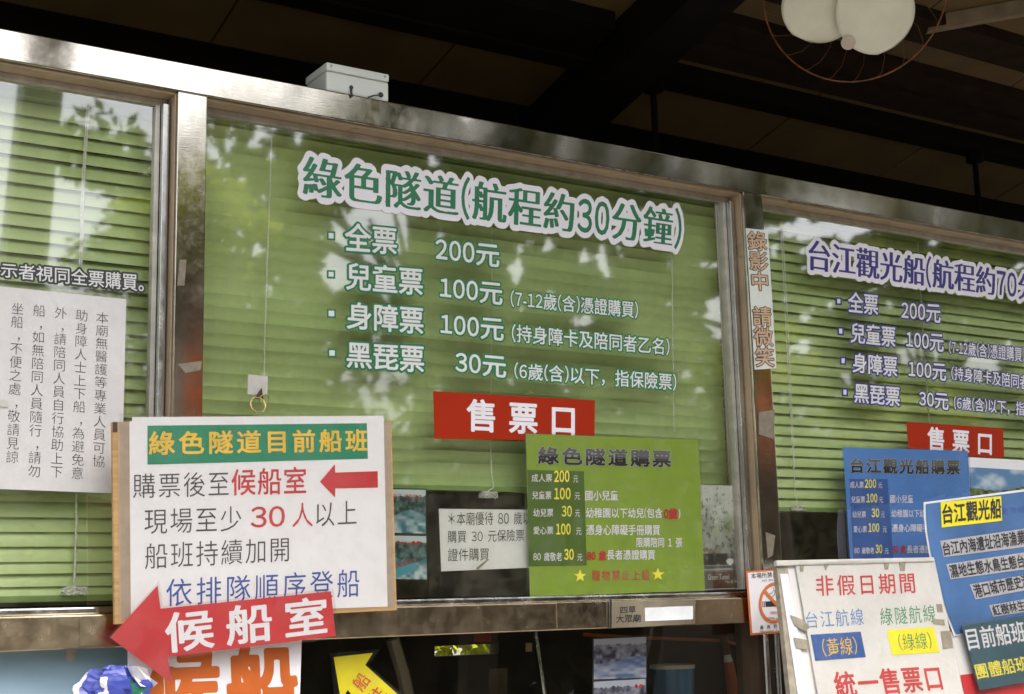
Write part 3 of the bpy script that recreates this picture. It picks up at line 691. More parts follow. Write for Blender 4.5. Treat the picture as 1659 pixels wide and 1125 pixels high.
# hook
e = empty('adhesive_hook', Vector(P((418, 640), GL)), 'small square adhesive hook with brass rings above the hanging board', 'hook')
MB().slab([(402, 607), (434, 610), (433, 641), (401, 639)], GL-.002, .002).build('hook_pad', M['hookgrey'], e, bevel=.0005)
a = [P(q, GL-.012) for q in ((424, 628), (412, 646), (427, 647))]
MB().prism(a, [P((424, 628), GL-.003), P((412, 645), GL-.003), P((427, 646), GL-.003)]).build('hook_tongue', M['brown'], e)
def ring(c, r, y, par, tl=.0):
    C_ = P(c, y); r_ = r*np.linalg.norm(C_-CAM)/F
    MB().tube([C_+np.array([r_*math.cos(t), tl*r_*math.sin(t), r_*math.sin(t)]) for t in np.linspace(0, 2*math.pi, 33)[:-1]], .0011, 6, True).build('ring', M['brass'], par, smooth=True)
ring((418, 656), 12.5, GL-.02, e, .3); ring((428, 648), 8, GL-.014, e, -.4)
# red arrow
YA = YB-.018
def arrowpx(pts, s, ox, oy): return [(ox+x/s, oy+y/s) for x, y in pts]
ap = arrowpx([(188, 297), (432, 28), (447, 148), (1328, 58), (1352, 290), (485, 398), (500, 530)], 3.19, 120, 940)
e = card('arrow_sign', 'red arrow-shaped sign with white 候船室 pointing left below the hanging board', 'sign', ap, YA, .0015, M['redsign'], 'arrow_panel')
text('候船室', [(267, 998), (528, 970), (529, 1026), (271, 1058)], YA, M['white'], e, style='round', w=.02, sp=.22)
lam = arrowpx([(178, 297), (440, 2), (458, 134), (1340, 44), (1374, 300), (500, 410), (512, 545)], 3.19, 120, 940)
MB().slab(lam, YA-.003, .0006).build('laminate', M['film'], e)
# banner with orange letters under it
YC = -.012
e = card('waiting_room_notice', 'cream notice with huge orange rounded letters below the red arrow sign', 'notice', [(207, 1030), (489, 1030), (484, 1190), (207, 1190)], YC, .0015, M['paper'])
text('候船', [(236, 1062), (476, 1052), (482, 1178), (240, 1190)], YC, M['orange'], e, style='round', w=.034, sp=.06)

# crumpled wrapper
e = empty('crumpled_bag', Vector(P((195, 1110), -.05)), 'crumpled blue and white plastic bag at the lower left under the red arrow', 'bag')
def crumple(c, rx, rz_, n=26, seed=3):
    r = np.random.default_rng(seed); C_ = P(c, -.09); s_ = np.linalg.norm(C_-CAM)/F
    v = []; f = []; nu, nv = 44, 26
    sites = r.normal(size=(34, 3)); sites /= np.linalg.norm(sites, axis=1)[:, None]; amp = r.uniform(.5, 1.3, 34)
    for j in range(nv+1):
        for i in range(nu):
            th = math.pi*j/nv; ph = 2*math.pi*i/nu; d = np.array([math.sin(th)*math.cos(ph), math.sin(th)*math.sin(ph), math.cos(th)])
            k2 = np.argsort(-(sites@d))[:2]; a_ = amp[k2[0]]*1.0+.25*(sites@d)[k2[0]]-.25+.1*(vnoise(np.array([ph*2]), np.array([th*3]), 2.3, 5)[0]-.5)
            v.append(C_+d*np.array([rx*s_, .035, rz_*s_])*a_)
    for j in range(nv):
        for i in range(nu): f.append((j*nu+i, j*nu+(i+1) % nu, (j+1)*nu+(i+1) % nu, (j+1)*nu+i))
    return MB().add(v, f)
mt, n, b, out = nodes('bag_print'); t = n.nodes.new('ShaderNodeTexVoronoi'); t.inputs['Scale'].default_value = 22
tc = n.nodes.new('ShaderNodeTexCoord'); nz = noise(n, 30, 2); va = n.nodes.new('ShaderNodeVectorMath'); va.operation = 'MULTIPLY_ADD'
va.inputs[1].default_value = (.03, .03, .03); n.links.new(nz.outputs[1], va.inputs[0]); n.links.new(tc.outputs['Object'], va.inputs[2]); n.links.new(va.outputs[0], t.inputs['Vector'])
sp_ = n.nodes.new('ShaderNodeSeparateColor'); n.links.new(t.outputs['Color'], sp_.inputs[0])
cr = n.nodes.new('ShaderNodeValToRGB'); cr.color_ramp.interpolation = 'CONSTANT'
els = [(0, (.06, .08, .38, 1)), (.42, (.72, .71, .74, 1)), (.86, (.3, .5, .08, 1)), (.92, (.03, .2, .1, 1))]
cr.color_ramp.elements[0].position = 0; cr.color_ramp.elements[0].color = els[0][1]; cr.color_ramp.elements[1].position = els[1][0]; cr.color_ramp.elements[1].color = els[1][1]
for p_, c_ in els[2:]: el = cr.color_ramp.elements.new(p_); el.color = c_
n.links.new(sp_.outputs[0], cr.inputs[0]); n.links.new(cr.outputs[0], b.inputs['Base Color']); b.inputs['Roughness'].default_value = .3; M['bag'] = mt
crumple((190, 1122), 58, 46).build('bag_body', M['bag'], e)
c0 = P((236, 1100), -.11); qs = [P(p_, y_) for p_, y_ in (((206, 1080), -.1), ((222, 1079), -.125), ((238, 1083), -.12), ((243, 1098), -.1), ((256, 1107), -.13), ((247, 1115), -.1), ((228, 1112), -.125), ((214, 1096), -.105))]
MB().prism(qs, [p_+np.array([0, .002, 0]) for p_ in qs]).build('bag_corner', M['paper'], e)

# light blue poster at the lower left
e = empty('sky_poster', Vector(P((100, 1125), GY)), 'pale blue printed poster filling the lower left pane', 'poster')
def f_sky(u, t):
    c = fbm(u, t, 4, 3); return lerp((.16, .26, .32), (.34, .47, .58), np.clip(t*1.3+.4*(c-.5)+.45*(1-u)-.3, 0, 1))
printed([(-60, 1052), (207, 1046), (207, 1190), (-60, 1190)], GY-.004, 0, f_sky, 'printed_face', e, 40)
MB().slab([(-60, 1050), (209, 1044), (209, 1192), (-60, 1192)], GY-.0035, .001).build('backing_sheet', M['paper'], e)
patch([(226-120, 1051), (242-120, 1051), (240-120, 1072), (228-120, 1070)], GY-.004, .0006, M['tapeg'], 'torn_tape', e)

# yellow arrow
ya = [(500+x/8.295, 1030+y/8.295) for x, y in [(338, 290), (866, 232), (762, 396), (1300, 880), (1800, 1300), (1400, 1700), (900, 1200), (525, 728), (440, 900)]]
YY = GY+.004
e = card('arrow_sign', 'yellow arrow sign with orange characters pointing up left in the dark lower pane', 'sign', ya, YY, .001, M['lemon'], 'arrow_panel')
dd = [(290, 236), (950, 185), (810, 395), (1360, 880), (1860, 1300), (1400, 1760), (880, 1230), (525, 775), (470, 900), (350, 900)]
MB().slab([(500+x/8.295, 1030+y/8.295) for x, y in dd], YY-.001, .0005).build('laminate', M['film'], e)
def rot_quad(cx, cy, s, ang):
    o = []
    for a, b_ in ((-1, -1), (1, -1), (1, 1), (-1, 1)):
        x, y = a*s/2, b_*s/2; o.append((cx+x*math.cos(ang)-y*math.sin(ang), cy+x*math.sin(ang)+y*math.cos(ang)))
    return o
text('船', rot_quad(585.5, 1105, 24, R(-52)), YY-.0012, M['redink'], e, w=0)
text('往', rot_quad(611, 1127, 24, R(-52)), YY-.0012, M['redink'], e, w=0)

# ================================================================== PAPERS ON THE MIDDLE WINDOW
e = empty('boat_poster', Vector(P((663, 940), GY+.01)), 'narrow poster of two boat pictures beside the right edge of the hanging board', 'poster')
def f_boat(seed, boat, pal):
    def f(u, t):
        a = fbm(u*1.2, t, 9, seed); trees = t < .55+.08*np.sin(u*5+seed)
        col = sel(trees, lerp(pal[0], pal[1], np.clip((a-.3)*2.2, 0, 1)), lerp(pal[2], pal[3], np.clip((vnoise(u*.6, t, 14, seed+3)-.2)*1.2*(t-.3)*2, 0, 1)))
        col = sel(t < .1+.1*a, pal[3], col)
        if boat:
            m_ = (t > .62+.25*(.7-u)) & (t < .8+.28*(.7-u)) & (u < .72); col = sel(m_, (.08, .35, .45), col)
            m2 = (t > .5+.25*(.7-u)) & (t < .62+.25*(.7-u)) & (u < .7); col = sel(m2 & (fbm(u, t, 30, 8) > .42), (.25, .12, .13), col)
        return col
    return f
teal = [(.01, .04, .045), (.16, .26, .25), (.06, .2, .25), (.6, .68, .72)]
YP = GY+.012
printed([(634, 793), (689.5, 794), (689.5, 865), (634, 863)], YP, 0, f_boat(2, False, teal), 'photo_print', e, 60)
printed([(634, 868), (690.5, 869), (691.5, 939), (634, 938)], YP, 0, f_boat(5, True, teal), 'photo_print', e, 60)
MB().slab([(630, 791), (691, 792), (693, 941), (630, 940)], YP+.0006, .001).build('backing_sheet', M['black'], e)
text('台江 綠色隧道', [(637, 800), (683, 802), (683, 808), (637, 806)], YP, M['redink'], e)
text('綠色隧道', [(643, 877), (666, 878), (666, 883), (643, 882)], YP, M['redink'], e)
for cx in (670, 678): MB().slab([(cx+3.5*math.cos(a), 880+3.2*math.sin(a)) for a in np.linspace(0, 2*math.pi, 13)[:-1]], shift(YP, .0006), .0003).build('red_dot', M['darkred'], e)
e = card('paper_notice', 'small white paper with three lines about 80 歲 left of the lime green price sign', 'notice', [(711, 824.5), (880, 826.5), (882, 919), (715, 926)], YP-.003, .001, M['paper'])
text('＊本廟優待 80 歲以上', [(726, 831), (860, 830), (860, 850), (726, 852)], YP-.003, M['black'], e, fit='＊本廟優待 80 歲以', w=-.004)
text('購買 30 元保險票', [(725, 861), (849, 859), (849, 877), (725, 880)], YP-.003, M['black'], e, w=-.004)
text('證件購買', [(725.5, 890), (792.5, 889), (792.5, 908), (725.5, 910)], YP-.003, M['black'], e, w=-.004)
MB().slab([(692, 801), (884, 805), (886, 966), (696, 970)], YP+.0003, .0006).build('plastic_sleeve', M['film'], e)
MB().slab([(771, 921), (790, 906), (791, 908), (775, 923)], YP-.0045, .0006).build('torn_tape', M['tapeg'], e)

# lime price sign
def price_sign(e, pln, T, title, tq, dark, darkm, rows, cam_=None):
    text(title, tq, pln, M['graded'], e, halo=.05, halo_mat=M['grey'], w=.028, sp=.1, res=44)
    patch(dark, pln, .0006, darkm, 'price_column', e)
    pp = shift(pln, .0007)
    for s, q_, mt_, kw in rows: text(s, q_, pp, mt_, e, **kw)
def bx(x0, x1, y0, y1, sl=0): return [(x0, y0), (x1, y0+sl), (x1, y1+sl), (x0, y1)]
YG = GL-.006
e = card('price_sign', 'lime green laminated price sign with two yellow stars at the foot of the middle window', 'sign', [(852, 703), (1131, 713), (1142, 957), (858.7, 967)], YG, .0012, M['lime'])
K1 = dict(w=.005); ky = dict(w=.025, lat=.75); kh = dict(w=.011)
rows = [('成人票', bx(861, 894, 769, 781), M['white'], K1), ('200', bx(898, 922, 763, 781), M['limeyellow'], ky), ('元', bx(928.5, 936.5, 770.5, 782), M['white'], dict(w=0)),
        ('兒童票', bx(862, 893, 797, 809), M['white'], K1), ('100', bx(898, 924, 791, 809), M['limeyellow'], ky), ('元', bx(931, 939.5, 798, 810), M['white'], dict(w=0)), ('國小兒童', bx(948, 1001, 796, 811), M['white'], kh),
        ('幼兒票', bx(864, 896, 825, 837.5), M['white'], K1), ('30', bx(910, 926, 820, 837), M['limeyellow'], dict(w=.012, lat=.75)), ('元', bx(931.5, 939.5, 826, 838), M['white'], dict(w=0)),
        ('幼稚園以下幼兒(包含', bx(949, 1073, 824, 839, .5), M['white'], dict(w=.011, lat=.8)), ('0歲', bx(1076, 1097, 825, 841), M['darkred'], dict(w=.05, lat=.8)), (')', bx(1099, 1102, 825, 840), M['white'], K1),
        ('愛心票', bx(864, 896, 854, 866), M['white'], K1), ('100', bx(901, 924, 849, 866), M['limeyellow'], ky), ('元', bx(933, 942, 855, 867), M['white'], dict(w=0)),
        ('憑身心障礙手冊購買', bx(950, 1069, 851, 867, .5), M['white'], kh), ('限購陪同 1 張', bx(1031, 1105, 872, 887), M['white'], kh),
        ('80 歲敬老', bx(864, 910, 896, 909), M['white'], K1), ('30', bx(914, 929, 890, 907), M['limeyellow'], ky), ('元', bx(935, 943.5, 898, 909), M['white'], dict(w=0)),
        ('80 歲', bx(951, 981, 894, 908), M['darkred'], dict(w=.05)), ('長者憑證購買', bx(983, 1061, 892, 907), M['white'], kh),
        ('寵物禁止上船', bx(959, 1052, 925, 941, -.5), M['redink'], dict(w=.004, sp=.15))]
price_sign(e, shift(YG, 0), None, '綠色隧道購票', [(872, 726), (1086, 732), (1086, 757), (872, 752)], [(854.7, 761.5), (946, 764), (950.7, 916.7), (857, 918)], M['olive'], rows)
def star(cx, cy, r): return [(cx+r*(1 if i % 2 == 0 else .42)*math.sin(i*math.pi/5), cy-r*(1 if i % 2 == 0 else .42)*math.cos(i*math.pi/5)) for i in range(10)]
for cx, cy in ((940, 933.5), (1066, 931)):
    MB().slab(star(cx, cy, 10.5), shift(YG, .0008), .0005).build('star', M['limeyellow'], e)
MB().slab([(848, 699), (1134, 709), (1146, 960), (854, 970)], YG-.0025, .0006).build('laminate', M['film'], e)

# Green Tunnel picture
e = empty('tunnel_photo', Vector(P((1170, 955), GY+.01)), 'narrow tree photograph captioned Green Tunnel right of the lime green price sign', 'poster')
def f_tun(u, t):
    a = fbm(u*.6, t, 34, 11, 3); b1 = fbm(u, t*1.5, 5, 4); base = np.clip(1.15-t*1.25+(b1-.5)*.9, 0, 1)
    col = lerp((.05, .055, .035), (.62, .63, .6), base); col = sel((a > .55+.25*(base-.35)), [x*.42 for x in col], col)
    col = sel((fbm(u, t, 9, 20) > .56) & (t > .25) & (t < .65), lerp(col, (.3, .38, .18), .4), col)
    br = np.abs(t-.58-.22*u-.02*np.sin(u*14)) < .012; col = sel(br, (.28, .17, .15), col)
    d = fbm(u, t, 7, 31); col = sel((t > .66), lerp(col, (.035, .03, .035), np.clip((d-.3)*3, 0, 1)), col)
    col = sel((np.hypot((u-.68)*1.2, (t-.74)*3) < .09), (.75, .75, .75), col)
    return col
printed([(1130, 786.5), (1202, 788), (1208.5, 952.7), (1130, 955)], GY+.01, 0, f_tun, 'photo_print', e, 100)
MB().slab([(1128, 786), (1202.5, 787.4), (1209, 953.5), (1128, 956)], GY+.0106, .001).build('backing_sheet', M['paper'], e)
text('Green Tunnel', [(1147, 931), (1181, 930), (1181, 939), (1147, 940)], GY+.01, M['white'], e, w=-.004)
text('May 12 2017', [(1175, 941), (1197, 940.5), (1197, 945), (1175, 946)], GY+.01, M['white'], e, w=-.01)

# ================================================================== MULLION STICKER, NAME PLATE
e = card('vertical_sticker', 'white strip with vertical tan characters stuck on the right-hand mullion', 'sign', [(1208.5, 370), (1244, 373.5), (1258, 597), (1223, 599)], -.0015, .0012, M['white_plastic'])
text('錄影中 請微笑', [(1211, 375), (1240, 377), (1254, 594), (1225, 594)], -.0015, M['tan'], e, vertical=True, halo=.05, halo_mat=M['brown'], w=.012, res=44)
patch([(1205.5, 316), (1234, 321), (1238, 372), (1209, 369)], 0.0, .0022, M['steel'], 'metal_patch', fr, t=.001)
e = card('name_plate', 'steel name plate engraved 四草大眾廟 on the bottom rail of the frame', 'sign', [(988, 975), (1126.6, 971), (1126.6, 1011), (988, 1018)], .001, .004, M['plate'], 'plate')
text('四草', [(1005, 983.5), (1030, 982.5), (1030, 993.5), (1005, 994.5)], .001, M['black'], e, w=.01)
text('大眾廟', [(998, 997.5), (1038, 996), (1038, 1008), (998, 1009.5)], .001, M['black'], e, w=.01)
patch([(1044.8, 985), (1122.5, 982), (1122.8, 1003.6), (1045.5, 1007)], .001, .0014, M['strip_white'], 'paper_label', e, t=.001)
MB().slab([(988, 971), (991, 971), (991, 1019), (988, 1019)], -.001, .004).build('plate_edge', M['chrome'], e)

# white junction box on the rail
e = empty('junction_box', Vector(P((580, 160), .004)), 'white plastic box with two cable holes sitting on the steel top rail', 'box')
fz1 = P((529, 101), .004); fx2 = P((629.6, 120.4), .004)
MB().box(fz1[0], fx2[0], .004, .125, ZT+.0005, (fz1[2]+fx2[2])/2-.022).build('box_base', M['white_plastic'], e, bevel=.006)
MB().box(fz1[0]-.001, fx2[0]+.001, .002, .127, (fz1[2]+fx2[2])/2-.0205, (fz1[2]+fx2[2])/2).build('box_lid', M['white_plastic'], e, bevel=.005)
for sx in (fz1[0]+.012, fx2[0]-.012):
    MB().tube([(sx, .0005, (fz1[2]+fx2[2])/2-.009), (sx, .0018, (fz1[2]+fx2[2])/2-.009)], .0035, 10).build('lid_screw', M['edge'], e)
for (px, py), r_ in (((569, 142), .0055), ((617, 154), .007)):
    C_ = P((px, py), .003)
    MB().prism([C_+np.array([r_*math.cos(a), -.001, r_*math.sin(a)]) for a in np.linspace(0, 2*math.pi, 15)[:-1]], [C_+np.array([r_*math.cos(a), .004, r_*math.sin(a)]) for a in np.linspace(0, 2*math.pi, 15)[:-1]]).build('cable_hole', M['black'], e)
MB().tube([P((569, 143), -.002), P((569, 150), -.004), P((570, 157), -.004)], .0032, 8).build('cable_stub', M['black'], e)
MB().tube([P((616, 154), -.002), P((606, 155), -.006), P((596, 158), -.004)], .002, 8).build('cable_stub', M['black'], e)
C_ = P((497, 137), .09); MB().box(fz1[0]-.003, fz1[0]-.0005, .05, .085, ZT+.004, ZT+.02).build('side_slot', M['black'], e)

# ================================================================== FAN
Cf = P((1384, -12), -.28); up_ = np.array([0, 0, 1.]); ax = CAM-Cf; ax = ax/np.linalg.norm(ax)
ax = ax+np.array([.10, 0, -.12]); ax /= np.linalg.norm(ax)
e1 = np.cross(up_, ax); e1 /= np.linalg.norm(e1); e2 = np.cross(ax, e1); Ds = np.linalg.norm(Cf-CAM)/F
e = empty('cage_fan', Vector(Cf), 'old fan with cream blades and a rusty wire cage hanging at the top right', 'fan')
RC = 137*Ds
def loc(r, a, z): return Cf+e1*r*math.cos(a)+e2*r*math.sin(a)+ax*z
MB().tube([loc(RC, t, -.0) for t in np.linspace(0, 2*math.pi, 73)[:-1]], .0028, 8, True).build('cage_ring', M['rust'], e, smooth=True)
for rr_, zz in ((RC*.93, -.055), (RC*.35, -.1)):
    MB().tube([loc(rr_, t, zz) for t in np.linspace(0, 2*math.pi, 61)[:-1]], .0018, 6, True).build('cage_ring', M['rust'], e, smooth=True) if rr_ < RC*.9 else None
for k in range(22):
    a = 2*math.pi*k/22+.1
    MB().tube([loc(RC, a, 0), loc(RC*.975, a+.06, -.03), loc(RC*.86, a+.16, -.06), loc(RC*.68, a+.22, -.085), loc(RC*.4, a+.1, -.1)], .0011, 5).build('cage_wire', M['rust'], e)
def blade(a0, ln):
    v, f = [], []; nu, nv = 28, 16; R0, R1 = 26*Ds, 152*Ds*ln
    for i in range(nu+1):
        s_ = i/nu; r = R0+(R1-R0)*s_
        wdt = (60*Ds)*math.sqrt(max(0, 1-((s_-.56)/.46)**2)) if s_ > .56 else (20+40*math.sin(math.pi/2*s_/.56))*Ds
        for j in range(nv+1):
            t = j/nv*2-1
            v.append(Cf+(e1*math.cos(a0)+e2*math.sin(a0))*r+(-e1*math.sin(a0)+e2*math.cos(a0))*(t*wdt)+ax*(.012-.022*t*1.0-.02*t*t*s_))
    for i in range(nu):
        for j in range(nv): f.append((i*(nv+1)+j, (i+1)*(nv+1)+j, (i+1)*(nv+1)+j+1, i*(nv+1)+j+1))
    b0 = MB().add(v, f).build('blade', M['blade'], e, smooth=True)
    sm = b0.modifiers.new('thick', 'SOLIDIFY'); sm.thickness = .002
    return b0
Cf0 = Cf; Cf = Cf+e2*66*Ds
for an_, ln_ in ((238, 1), (287, 1.08), (5, 1), (80, 1), (155, 1)): bl_ = blade(R(an_), ln_)
Cf = Cf0
C_ = P((1374, 69), -.28)
dvec = C_-CAM; tt = ((Cf+ax*.022-CAM)@ax)/(dvec@ax); Cs = CAM+dvec*tt
rs_ = 11*Ds
MB().prism([Cs+e1*rs_*math.cos(t)+e2*rs_*math.sin(t)+ax*.006 for t in np.linspace(0, 2*math.pi, 25)[:-1]], [Cs+e1*rs_*math.cos(t)+e2*rs_*math.sin(t)+ax*.0052 for t in np.linspace(0, 2*math.pi, 25)[:-1]]).build('round_sticker', mat('pale_pink_sticker', (.52, .42, .33), .5), e)
MB().tube([loc(0, 0, .035)+e2*66*Ds, loc(0, 0, .0)+e2*66*Ds], 24*Ds, 20).build('hub', M['blade'], e, smooth=False)
MB().tube([loc(0, 0, -.02)+e2*66*Ds, loc(0, 0, -.17)+e2*66*Ds], 38*Ds, 20).build('motor', M['motor'], e)
pt = loc(0, 0, -.12)
MB().tube([pt, pt+np.array([0, 0, rz(pt[1])-pt[2]])], .012, 10).build('mounting_rod', M['motor'], e)

# ================================================================== RIGHT-HAND SIGNS
e = card('price_sign', 'blue laminated price sign in the right-hand window behind the white board', 'sign', [(1366, 725), (1568, 731), (1578, 960), (1381, 960)], YG, .0012, M['bluep'])
rows = [('成人票', bx(1377, 1399, 781, 791), M['white'], K1), ('200', bx(1401, 1419, 777, 790.5), M['limeyellow'], ky), ('元', bx(1423, 1429, 782, 791), M['white'], dict(w=0)),
        ('兒童票', bx(1379, 1401, 805, 815), M['white'], K1), ('100', bx(1404, 1421, 800.5, 814), M['limeyellow'], ky), ('元', bx(1424, 1430.5, 805, 815), M['white'], dict(w=0)), ('國小兒童', bx(1442, 1479, 803, 815), M['white'], kh),
        ('幼兒票', bx(1381, 1402.5, 829, 839), M['white'], K1), ('30', bx(1412, 1424, 824.5, 838), M['limeyellow'], ky), ('元', bx(1427, 1433, 829, 839), M['white'], dict(w=0)), ('幼稚園以下幼兒(包含0歲)', bx(1444, 1489, 826.5, 838.5), M['white'], dict(w=.011, lat=.8, fit='幼稚園以下')),
        ('愛心票', bx(1382.6, 1404, 853, 863), M['white'], K1), ('100', bx(1407, 1424, 848.5, 862), M['limeyellow'], ky), ('元', bx(1430, 1436.6, 853, 863), M['white'], dict(w=0)), ('憑身心障礙手冊購買', bx(1445, 1494, 850, 862), M['white'], dict(w=.018, fit='憑身心障礙')),
        ('80 歲敬老', bx(1384, 1416, 887.5, 897.5), M['white'], K1), ('30', bx(1418.5, 1429, 883, 896.5), M['limeyellow'], ky), ('元', bx(1433, 1439.5, 888, 898), M['white'], dict(w=0)),
        ('80 歲', bx(1446, 1466, 884.5, 896.5), M['darkred'], dict(w=.04)), ('長者憑證購買', bx(1469, 1498, 884.5, 896.5), M['white'], dict(w=.018, fit='長者憑'))]
price_sign(e, shift(YG, 0), None, '台江觀光船購票', [(1378, 744), (1554, 747), (1554, 769), (1378, 766)], [(1376, 776), (1438, 776.5), (1449, 930), (1384, 930)], M['bluedark'], rows)
MB().slab([(1363, 721), (1571, 727), (1581, 963), (1378, 963)], YG-.0025, .0006).build('laminate', M['film'], e)
# landscape poster
e = empty('landscape_poster', Vector(P((1620, 830), GY)), 'landscape photo of blue sky over green trees above the curling blue poster', 'poster')
def f_land(u, t):
    cl = fbm(u*2, t, 4, 14); skyc = lerp((.1, .22, .38), (.5, .58, .62), np.clip((cl-.42)*3+t*.8-.3, 0, 1))
    tr = t > .34+.05*np.sin(u*9)+.05*fbm(u*3, t, 12, 2); g = lerp((.02, .04, .015), (.2, .26, .08), np.clip((fbm(u*2, t, 22, 6)-.3)*2, 0, 1))
    return sel(tr, g, skyc)
printed([(1570, 757), (1760, 768), (1764, 850), (1573, 845)], GY-.003, 0, f_land, 'photo_print', e, 90)
MB().slab([(1569, 741), (1770, 752), (1772, 860), (1573, 850)], GY-.0025, .001).build('backing_sheet', M['paper'], e)

# no smoking sign
e = card('no_smoking_sign', 'white no smoking sign with orange border at the foot of the right-hand mullion', 'sign', [(1208.6, 925.6), (1282, 921), (1290, 1024), (1216, 1029.5)], -.006, .0012, M['orangeb'], 'border_sheet')
YN = -.006
patch([(1211.5, 928.5), (1279, 924), (1287, 1021), (1219, 1026)], YN, .0008, M['paper'], 'white_face', e)
PN = shift(YN, .0009)
Cn = P((1254, 977), YN); 
def ell(rx, rz_, n=40): return [(1254+rx*math.cos(a)+.05*rz_*math.sin(a), 977-rz_*math.sin(a)) for a in np.linspace(0, 2*math.pi, n+1)[:-1]]
text('本場所禁止吸菸', [(1216, 929.5), (1276, 925.5), (1277, 934.5), (1217, 938)], PN, M['black'], e, w=.005)
text('NO SMOKING', [(1234.6, 939.3), (1267, 937), (1267, 940.5), (1234.6, 943)], PN, M['grayink'], e)
text('最高罰鍰', [(1231, 1014.5), (1270, 1011), (1270, 1017), (1231, 1020)], PN, M['black'], e, w=.005, sp=.7)
text('Maximum Fine', [(1231, 1022), (1266, 1019.5), (1266, 1022.5), (1231, 1025)], PN, M['grayink'], e)
text('0800', [(1248, 991), (1262, 991), (1262, 995.5), (1248, 995.5)], PN, M['redink'], e, w=.01)
text('0800-531', [(1244, 1000), (1262, 1001), (1262, 1004), (1244, 1003)], PN, M['grayink'], e)
oo, ii = [P(q, YN) for q in ell(25.5, 33.5)], [P(q, YN) for q in ell(21, 28)]
mb = MB(); n_ = len(oo); nz_ = np.array([0, -1, 0.])
mb.add([p+nz_*.0022 for p in oo]+[p+nz_*.0022 for p in ii], [(i, (i+1) % n_, n_+(i+1) % n_, n_+i) for i in range(n_)]); mb.build('prohibition_ring', M['orangeb'], e)
MB().slab([(1235, 975), (1278, 973), (1278, 982), (1235.5, 984)], shift(PN, .0004), .0003).build('cigarette', M['black'], e)
for x in (1236.5, 1239): MB().slab([(x, 975.5), (x+.9, 975.5), (x+1.2, 983.5), (x+.3, 983.5)], shift(PN, .0009), .0003).build('filter_band', M['white'], e)
MB().slab([(1236, 958.5), (1239.5, 955), (1272, 992), (1269, 996)], shift(PN, .0018), .0004).build('prohibition_bar', M['orangeb'], e)
MB().tube([P(q, YN-.0025) for q in ((1247, 962), (1251, 960.5), (1254, 956), (1253, 952))], .0009, 5).build('smoke_curl', M['grayink'], e)
MB().tube([P(q, YN-.0025) for q in ((1250, 968), (1254, 965), (1256, 960), (1255, 956))], .0009, 5).build('smoke_curl', M['grayink'], e)

# white board, leaning, wrapped in taped sleeve
pw = lean_plane((1288.5, 909), (1516, 907.7), (1335, 1125), -.17)
def ext(a, b_, t): return (a[0]+(b_[0]-a[0])*t, a[1]+(b_[1]-a[1])*t)
e = card('notice_board', 'worn white board reading 非假日期間 with navy and yellow boxes propped at the lower right', 'sign board', [(1268, 915), (1514, 906), (1578, 1200), (1312, 1200)], shift(pw, -.006), .03, M['paper_old'], 'board_body', bevel=.003)
MB().slab([(1288, 910), (1514, 907.5), (1574, 1200), (1338, 1200)], shift(pw, .0), .002).build('front_sheet', M['paper_old'], e)
PW = shift(pw, .0)
MB().slab([(1258, 908), (1513, 903), (1515, 910), (1259, 917)], shift(pw, .004), .012).build('top_fold', M['hookgrey'], e, bevel=.002)
MB().slab([(1258, 912), (1275, 912), (1318, 1200), (1288, 1200)], shift(pw, -.004), .016).build('side_fold', M['tapeg'], e)
MB().slab([(1264, 930), (1277, 930), (1322, 1200), (1304, 1200)], shift(pw, -.001), .002).build('side_strip', M['white'], e)
text('非假日期間', [(1321, 935), (1480, 930), (1483, 961), (1323, 966)], PW, M['redink'], e, style='round', w=.01, sp=.12)
text('台江航線', [(1304, 993), (1397, 987), (1400, 1013), (1307, 1019)], PW, M['skyink'], e, w=.0, sp=.08)
text('綠隧航線', [(1424.7, 987), (1513, 981), (1517, 1008), (1427, 1014)], PW, M['greenink'], e, w=.0, sp=.08)
patch([(1313.4, 1028.6), (1394.5, 1023.6), (1402.8, 1064.8), (1321, 1071)], PW, .001, M['bluedark'], 'navy_box', e)
patch([(1437, 1021), (1512.7, 1016), (1522.4, 1057), (1445.7, 1061.8)], PW, .001, M['lemon'], 'yellow_box', e)
text('(黃線)', [(1330, 1037), (1386, 1033), (1390, 1060), (1334, 1064)], shift(PW, .0012), M['yellow'], e, w=-.004)
text('(綠線)', [(1453, 1029), (1506, 1025), (1511, 1051), (1458, 1055)], shift(PW, .0012), M['greenink'], e, w=-.004)
text('統一售票口', [(1349, 1092), (1520, 1080), (1528, 1118), (1357, 1131)], PW, M['redink'], e, w=.022, sp=.06)
for q in ([(1296, 913), (1303, 914), (1301, 927), (1296, 926)], [(1333, 912), (1344, 912), (1338, 925)], [(1432, 911), (1441, 911), (1439, 923), (1434, 923)], [(1455, 905), (1468, 905), (1466, 925), (1459, 925)],
          [(1280, 996), (1302, 1005), (1311, 1015), (1306, 1024), (1288, 1014)], [(1286, 1033), (1309, 1037), (1311, 1053), (1290, 1050)], [(1510, 1003), (1530, 1004), (1531, 1014), (1512, 1011)], [(1517, 979), (1526, 979), (1528, 992), (1519, 992)],
          [(1524, 1023), (1540, 1022), (1544, 1050), (1528, 1052)]):
    patch(q, PW, .0016, M['tapeg'], 'torn_tape', e, t=.0006)
MB().slab([(1284, 911), (1517, 908), (1577, 1200), (1334, 1200)], shift(pw, .004), .0006).build('plastic_sleeve', M['film'], e)

